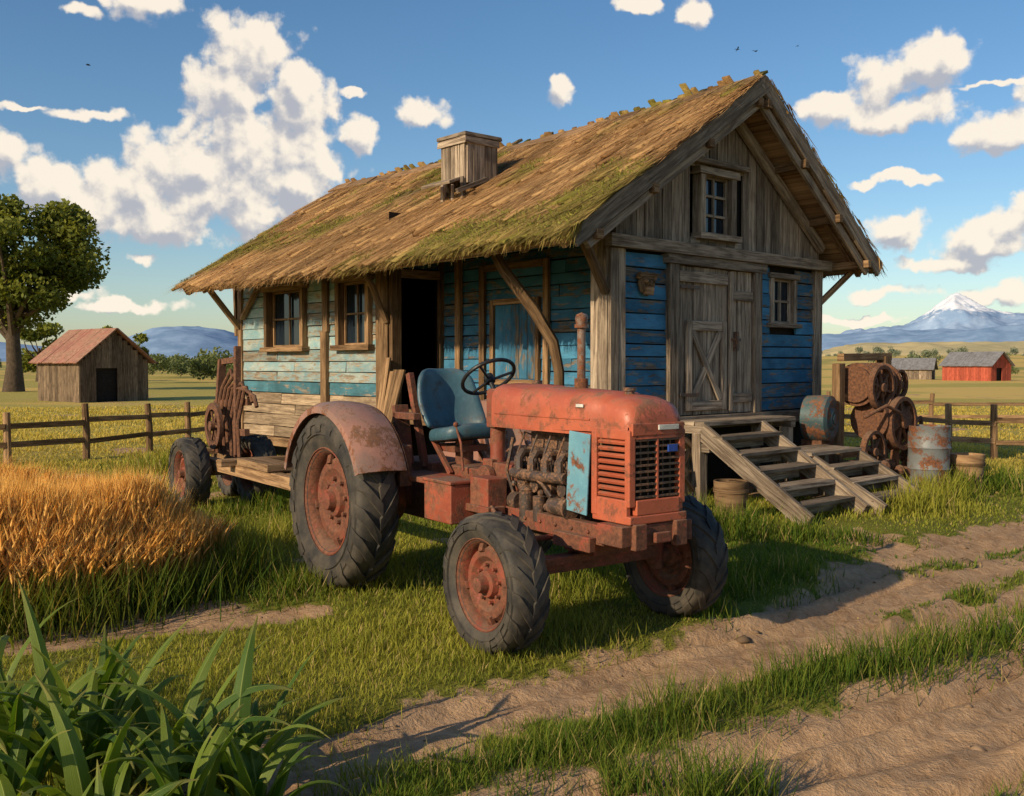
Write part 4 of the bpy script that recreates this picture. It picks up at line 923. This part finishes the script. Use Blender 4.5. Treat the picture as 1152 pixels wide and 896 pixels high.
E=empty('round_metal_tank',hw(3.42,-.62),hr); m=MB(); m.lathe([(0,.001),(-.02,.12),(.02,.16),(.0,.24),(.03,.3),(.12,.31),(.34,.3),(.36,.001)],(0,-.18,.98),(-.2,1,0),28); m.box((0,.05,.35),(.3,.3,.7),mat=1); m.lathe([(-.03,.001),(-.03,.07),(.01,.08)],(0,-.18,.98),(-.2,1,0),16); m.obj('tank_body',[M_tealm,M_rust],E,bevel=.003)
E=empty('steel_drum',hw(4.72,-1.45)); m=MB(); m.lathe([(0,.001),(0,.26),(.02,.27),(.26,.265),(.28,.28),(.3,.265),(.54,.265),(.56,.28),(.58,.265),(.82,.27),(.85,.275),(.85,.25),(.82,.25),(.82,.001)],(0,0,.02),(0,0,1),28); m.obj('drum_body',M_drum,E)
E=empty('wooden_tub',hw(5.2,-1.75)); m=MB(); m.lathe([(0,.001),(0,.19),(.48,.23),(.48,.205),(.1,.17),(.1,.001)],(0,0,0),(0,0,1),18); m.lathe([(.1,.2),(.1,.208),(.14,.212),(.14,.2)],(0,0,0),(0,0,1),18); m.lathe([(.33,.222),(.33,.229),(.37,.232),(.37,.222)],(0,0,0),(0,0,1),18); m.obj('staves',M_brown,E)
# ------------------------------------------------------------ fences
def fence(pts,name='wooden_fence'):
    E=empty(name); m=MB(); P_=[Vector((a,b_,0)) for a,b_ in pts]
    for p in P_:
        h_=random.uniform(.88,1.0); m.tube([p-Vector((0,0,.1)),p+Vector((random.uniform(-.02,.02),0,h_*.5)),p+Vector((random.uniform(-.03,.03),0,h_))],[.07,.065,.06],8)
    for a,b_ in zip(P_[:-1],P_[1:]):
        for z in (.32,.68): m.beam(a+Vector((0,-.06,z+random.uniform(-.04,.04))),b_+Vector((0,-.06,z+random.uniform(-.04,.04))),.035,.09,jit=.01)
    m.obj('posts_and_rails',M_brown,E,bevel=.005)
fence([(-14,14.2),(-12,14.9),(-10.2,15.6),(-8.43,16.3),(-7.6,17.4),(-6.95,18.7),(-6.7,20.2),(-6.3,21.8),(-5.6,23.5)])
fence([(5.0,20.2),(6.0,19.5),(7.0,18.7),(7.95,17.8),(8.55,17.3),(9.7,16.8),(11,16.3),(12.6,15.8),(14.5,15.3)])
fence([(6,27),(8.5,26.2),(11,25.6),(14,25),(17,24.5),(20,24)])
# ------------------------------------------------------------ barns
def barn(name,loc,rz,w,l,hwall,hr_,mwall,mroof):
    E=empty(name,loc,rz); m=MB(); mr_=MB(); md=MB()
    for (a,b_) in (((-w/2,0),(w/2,0)),((w/2,0),(w/2,l)),((w/2,l),(-w/2,l)),((-w/2,l),(-w/2,0))):
        a=Vector((a[0],a[1],0));b_=Vector((b_[0],b_[1],0));L=(b_-a).length;n=int(L/.25);d=(b_-a)/n
        for i in range(n):
            p=a+d*(i+.5); gz=hwall
            if abs(d.y)<1e-6: gz=hwall+(hr_-hwall)*(1-abs(p.x)/(w/2))-.05
            if abs(d.y)<1e-6 and p.y<.1 and abs(p.x+.1*w)<w*.16: 
                m.box((p.x,p.y,(1.8*hwall/2.2+gz)/2),(abs(d.x)*.96,.05,gz-1.8*hwall/2.2)); continue
            m.box((p.x,p.y,gz/2),(max(abs(d.x)*.96,.05),max(abs(d.y)*.96,.05),gz))
    md.box((0,l/2,hwall/2),(w-.2,l-.3,hwall-.05))
    for sx_ in (-1,1):
        n=int((l+.6)/.3)
        for i in range(n):
            y_=-.3+(i+.5)*(l+.6)/n; mr_.beam((0,y_,hr_+.06),(sx_*(w/2+.3),y_,hwall-.12+.02*random.random()),(l+.6)/n*.97,.05,jit=.01)
    m.obj('walls',mwall,E); mr_.obj('roof',mroof,E); md.obj('interior',M_dark,E)
M_dgrey=wood('dark_barn_wood',(.07,.048,.03),(.24,.17,.11),var=.6)
barn('small_barn',(-18.0,44.3,0),rad(52),3.3,3.7,1.85,3.25,M_dgrey,M_roofm)
M_slate=simple('grey_shingle_roof',(.22,.22,.23),.8,(.14,.13,.13),3.)
barn('red_barn',(49.5,99,0.0),rad(35),3.8,5.2,1.6,2.9,M_redbarn,M_slate)
barn('grey_shed',(46.5,108,0.0),rad(60),3.2,4.0,1.2,2.3,M_grey,M_slate)
# ------------------------------------------------------------ trees
def randrot(n,s):
    a=rng.normal(size=(n,3)); a/=np.linalg.norm(a,axis=1)[:,None]; b_=rng.normal(size=(n,3)); b_-=a*(a*b_).sum(1)[:,None]; b_/=np.linalg.norm(b_,axis=1)[:,None]; c_=np.cross(a,b_)
    return np.stack([a*s[:,None],b_*s[:,None],c_*s[:,None]],-1)
LF=[(-.5,0,0),(0,-.3,.05),(.5,0,0),(0,.3,.05)]; LFF=[(0,1,2,3)]
def tree(name,loc,H,cr,czf,nc,nleaf,ls,seed,dark=(.06,.09,.014),lite=(.29,.29,.05)):
    global rng
    random.seed(seed); rng=np.random.default_rng(seed)
    E=empty(name,loc); m=MB(); cz=H*czf; rv=H-cz
    tr=H*.033; top=Vector((random.uniform(-.2,.2),0,H*.5)); m.tube([(0,0,-.2),(.02*H*.3,0,H*.12),(0,0,H*.28),top],[tr*1.6,tr*1.05,tr*.9,tr*.5],10)
    cs=[]
    for i in range(nc):
        while True:
            v=Vector([random.uniform(-1,1) for _ in range(3)])
            if .35<v.length<1: break
        v=v*.84; cs.append((Vector((v.x*cr,v.y*cr,cz+v.z*rv)),random.uniform(.16,.3)*cr*(1.1-.3*abs(v.z))))
    for c_,r_ in cs[::2]:
        st=Vector((0,0,H*random.uniform(.22,.42))); md_=(st+c_)/2+Vector((random.uniform(-.3,.3),random.uniform(-.3,.3),-.03*H)); m.tube([st,md_,c_],[tr*.5,tr*.3,tr*.08],6)
    m.obj('trunk_and_limbs',M_bark,E)
    P_=[];C_=[]
    for c_,r_ in cs:
        v=rng.normal(size=(nleaf,3)); v/=np.linalg.norm(v,axis=1)[:,None]; rad_=r_*rng.uniform(.2,1.25,nleaf)**.6
        p=np.array(c_)+v*rad_[:,None]*np.array([1.2,1.2,.7]); P_.append(p)
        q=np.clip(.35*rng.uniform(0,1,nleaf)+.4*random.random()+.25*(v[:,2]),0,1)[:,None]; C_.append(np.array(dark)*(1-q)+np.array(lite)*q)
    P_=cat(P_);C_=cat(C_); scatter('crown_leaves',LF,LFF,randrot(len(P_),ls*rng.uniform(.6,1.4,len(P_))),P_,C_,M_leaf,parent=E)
tree('oak_tree',(-30.6,60,0),13.4,5.3,.63,64,460,.3,3)
tree('field_tree',(-34.5,86,0),5.8,2.4,.55,14,160,.4,5); tree('field_tree',(-46,95,0),6.5,3.2,.55,16,160,.45,6)
rng=np.random.default_rng(5); random.seed(5)
P_=[];C_=[];S_=[]
def dtree(x,y,h):
    z0=float(ghz(np.array([x]),np.array([y]))[0])
    for i in range(5):
        c_=np.array([x+random.uniform(-.3,.3)*h,y+random.uniform(-.3,.3)*h,z0+h*random.uniform(.35,.75)]); n=60; v=rng.normal(size=(n,3)); v/=np.linalg.norm(v,axis=1)[:,None]
        P_.append(c_+v*(h*.27*rng.uniform(.5,1.1,n))[:,None]); q=(.3+.5*rng.uniform(0,1,n)+.2*v[:,2])[:,None]; haze=min(.6,y/900)  # aerial haze painted into the leaf colour by distance
        C_.append((np.array([.06,.085,.02])*(1-q)+np.array([.18,.2,.045])*q)*(1-haze)+np.array([.2,.25,.25])*haze); S_.append(np.full(n,h*.13))
for i in range(80): 
    y=random.uniform(110,230); dtree(random.uniform(-.62,-.2)*y,y,random.uniform(2,4.2))
for i in range(20): y=random.uniform(90,160); dtree(random.uniform(-.34,-.26)*y,y,random.uniform(2,3))
for i in range(80):
    y=random.uniform(250,800); dtree(random.uniform(.28,.72)*y,y,random.uniform(3.,5.5))
for i in range(12): y=random.uniform(105,150); dtree(random.uniform(.38,.56)*y,y,random.uniform(1.2,2.6))
scatter('distant_trees',LF,LFF,randrot(sum(len(p) for p in P_),cat(S_)),cat(P_),cat(C_),M_leaf)
# ------------------------------------------------------------ mountains
def ridged(x,y,seed): return 1-np.abs(2*fbm(x,y,5,seed)-1)
def mount(name,a0,a1,r0,r1,hf,mat,na=260,nr=50):
    A_,R_=np.meshgrid(np.radians(np.linspace(a0,a1,na)),np.linspace(r0,r1,nr)); X=R_*np.sin(A_);Y=R_*np.cos(A_)
    u=np.sin(np.pi*(R_-r0)/(r1-r0)); Zm=hf(np.degrees(A_),X,Y)*u-10
    idx=np.arange(nr*na).reshape(nr,na); q=np.stack([idx[:-1,:-1],idx[:-1,1:],idx[1:,1:],idx[1:,:-1]],-1).reshape(-1,4)[:,::-1]
    np_mesh(name,np.stack([X,Y,Zm],-1).reshape(-1,3),q.ravel(),np.arange(len(q))*4,None,mat,smooth=True)
def mmat(name,c1,c2,snow=None,sc=.012):
    m,t,b=newmat(name,1.,0.); pos=nd(t,'ShaderNodeNewGeometry').outputs['Position']; n_=noise(t,pos,sc,6,.65).outputs[0]
    c_=mixc(t,mapr(t,n_,.35,.65),c1,c2)
    if snow:
        z=nd(t,'ShaderNodeSeparateXYZ',{0:pos}).outputs[2]; c_=mixc(t,mapr(t,MT(t,'ADD',z,MT(t,'MULTIPLY',MT(t,'SUBTRACT',n_,.5),320.)),snow,snow+60),c_,(.72,.74,.8))
    t.links.new(c_,b.inputs['Base Color']); return m
mount('mountain_range',-42,42,3400,5200,lambda a,x,y:(ridged(x/650,y/650,7)*.7+.35)*(35+140*np.exp(-((a+18.5)/5.)**2)+150*sstep(12,19,a)+110*np.exp(-((a+32)/7)**2)),mmat('blue_haze_hills',(.17,.27,.42),(.26,.37,.53)),na=420,nr=70)  # distance haze is put into the pale blue base colour, no volume
mount('snowy_mountain',12,36,5600,7600,lambda a,x,y:(ridged(x/420,y/420,9)*.6+.5)*(225*np.exp(-np.abs((a-24.3)/2.6)**1.25)+70*np.exp(-((a-29)/2.)**2)+190*sstep(12,17,a)*sstep(36,31,a)),mmat('haze_tinted_snowy_rock',(.2,.3,.46),(.3,.4,.56),285),na=420,nr=90)  # rock below the snow is blue from haze painted into its colour
mount('foothills',12,42,1300,2300,lambda a,x,y:(ridged(x/260,y/260,17)*.7+.25)*(52*sstep(13,20,a)),mmat('golden_hills',(.36,.32,.19),(.58,.46,.24),sc=.01),na=360,nr=60)
# ------------------------------------------------------------ birds
def bird(x,y,z,sc,roll):
    m=MB()
    m.lathe([(-.2,.002),(-.15,.03),(0,.055),(.12,.04),(.17,.028),(.2,.025),(.24,.004)],(0,0,0),(1,0,0),10)
    for s_ in (-1,1): m.add([(.08,s_*.03,.01),(-.06,s_*.03,.01),(.1,s_*.25,.1),(-.04,s_*.25,.1),(-.08,s_*.52,.03)],[(0,1,3,2),(2,3,4)])
    m.add([(-.16,-.02,0),(-.16,.02,0),(-.32,.06,0),(-.32,-.06,0)],[(0,1,2,3)])
    o=m.obj('bird',M_dark,None); o.location=(x,y,z); o.scale=(sc,)*3; o.rotation_euler=(roll,0,rad(20)+roll)
bird(-19.3,45,15.3,.5,.3); bird(11.4,50,17.6,.45,-.3); bird(12.3,50,17.5,.5,.2); bird(15,52,18.4,.3,0.)
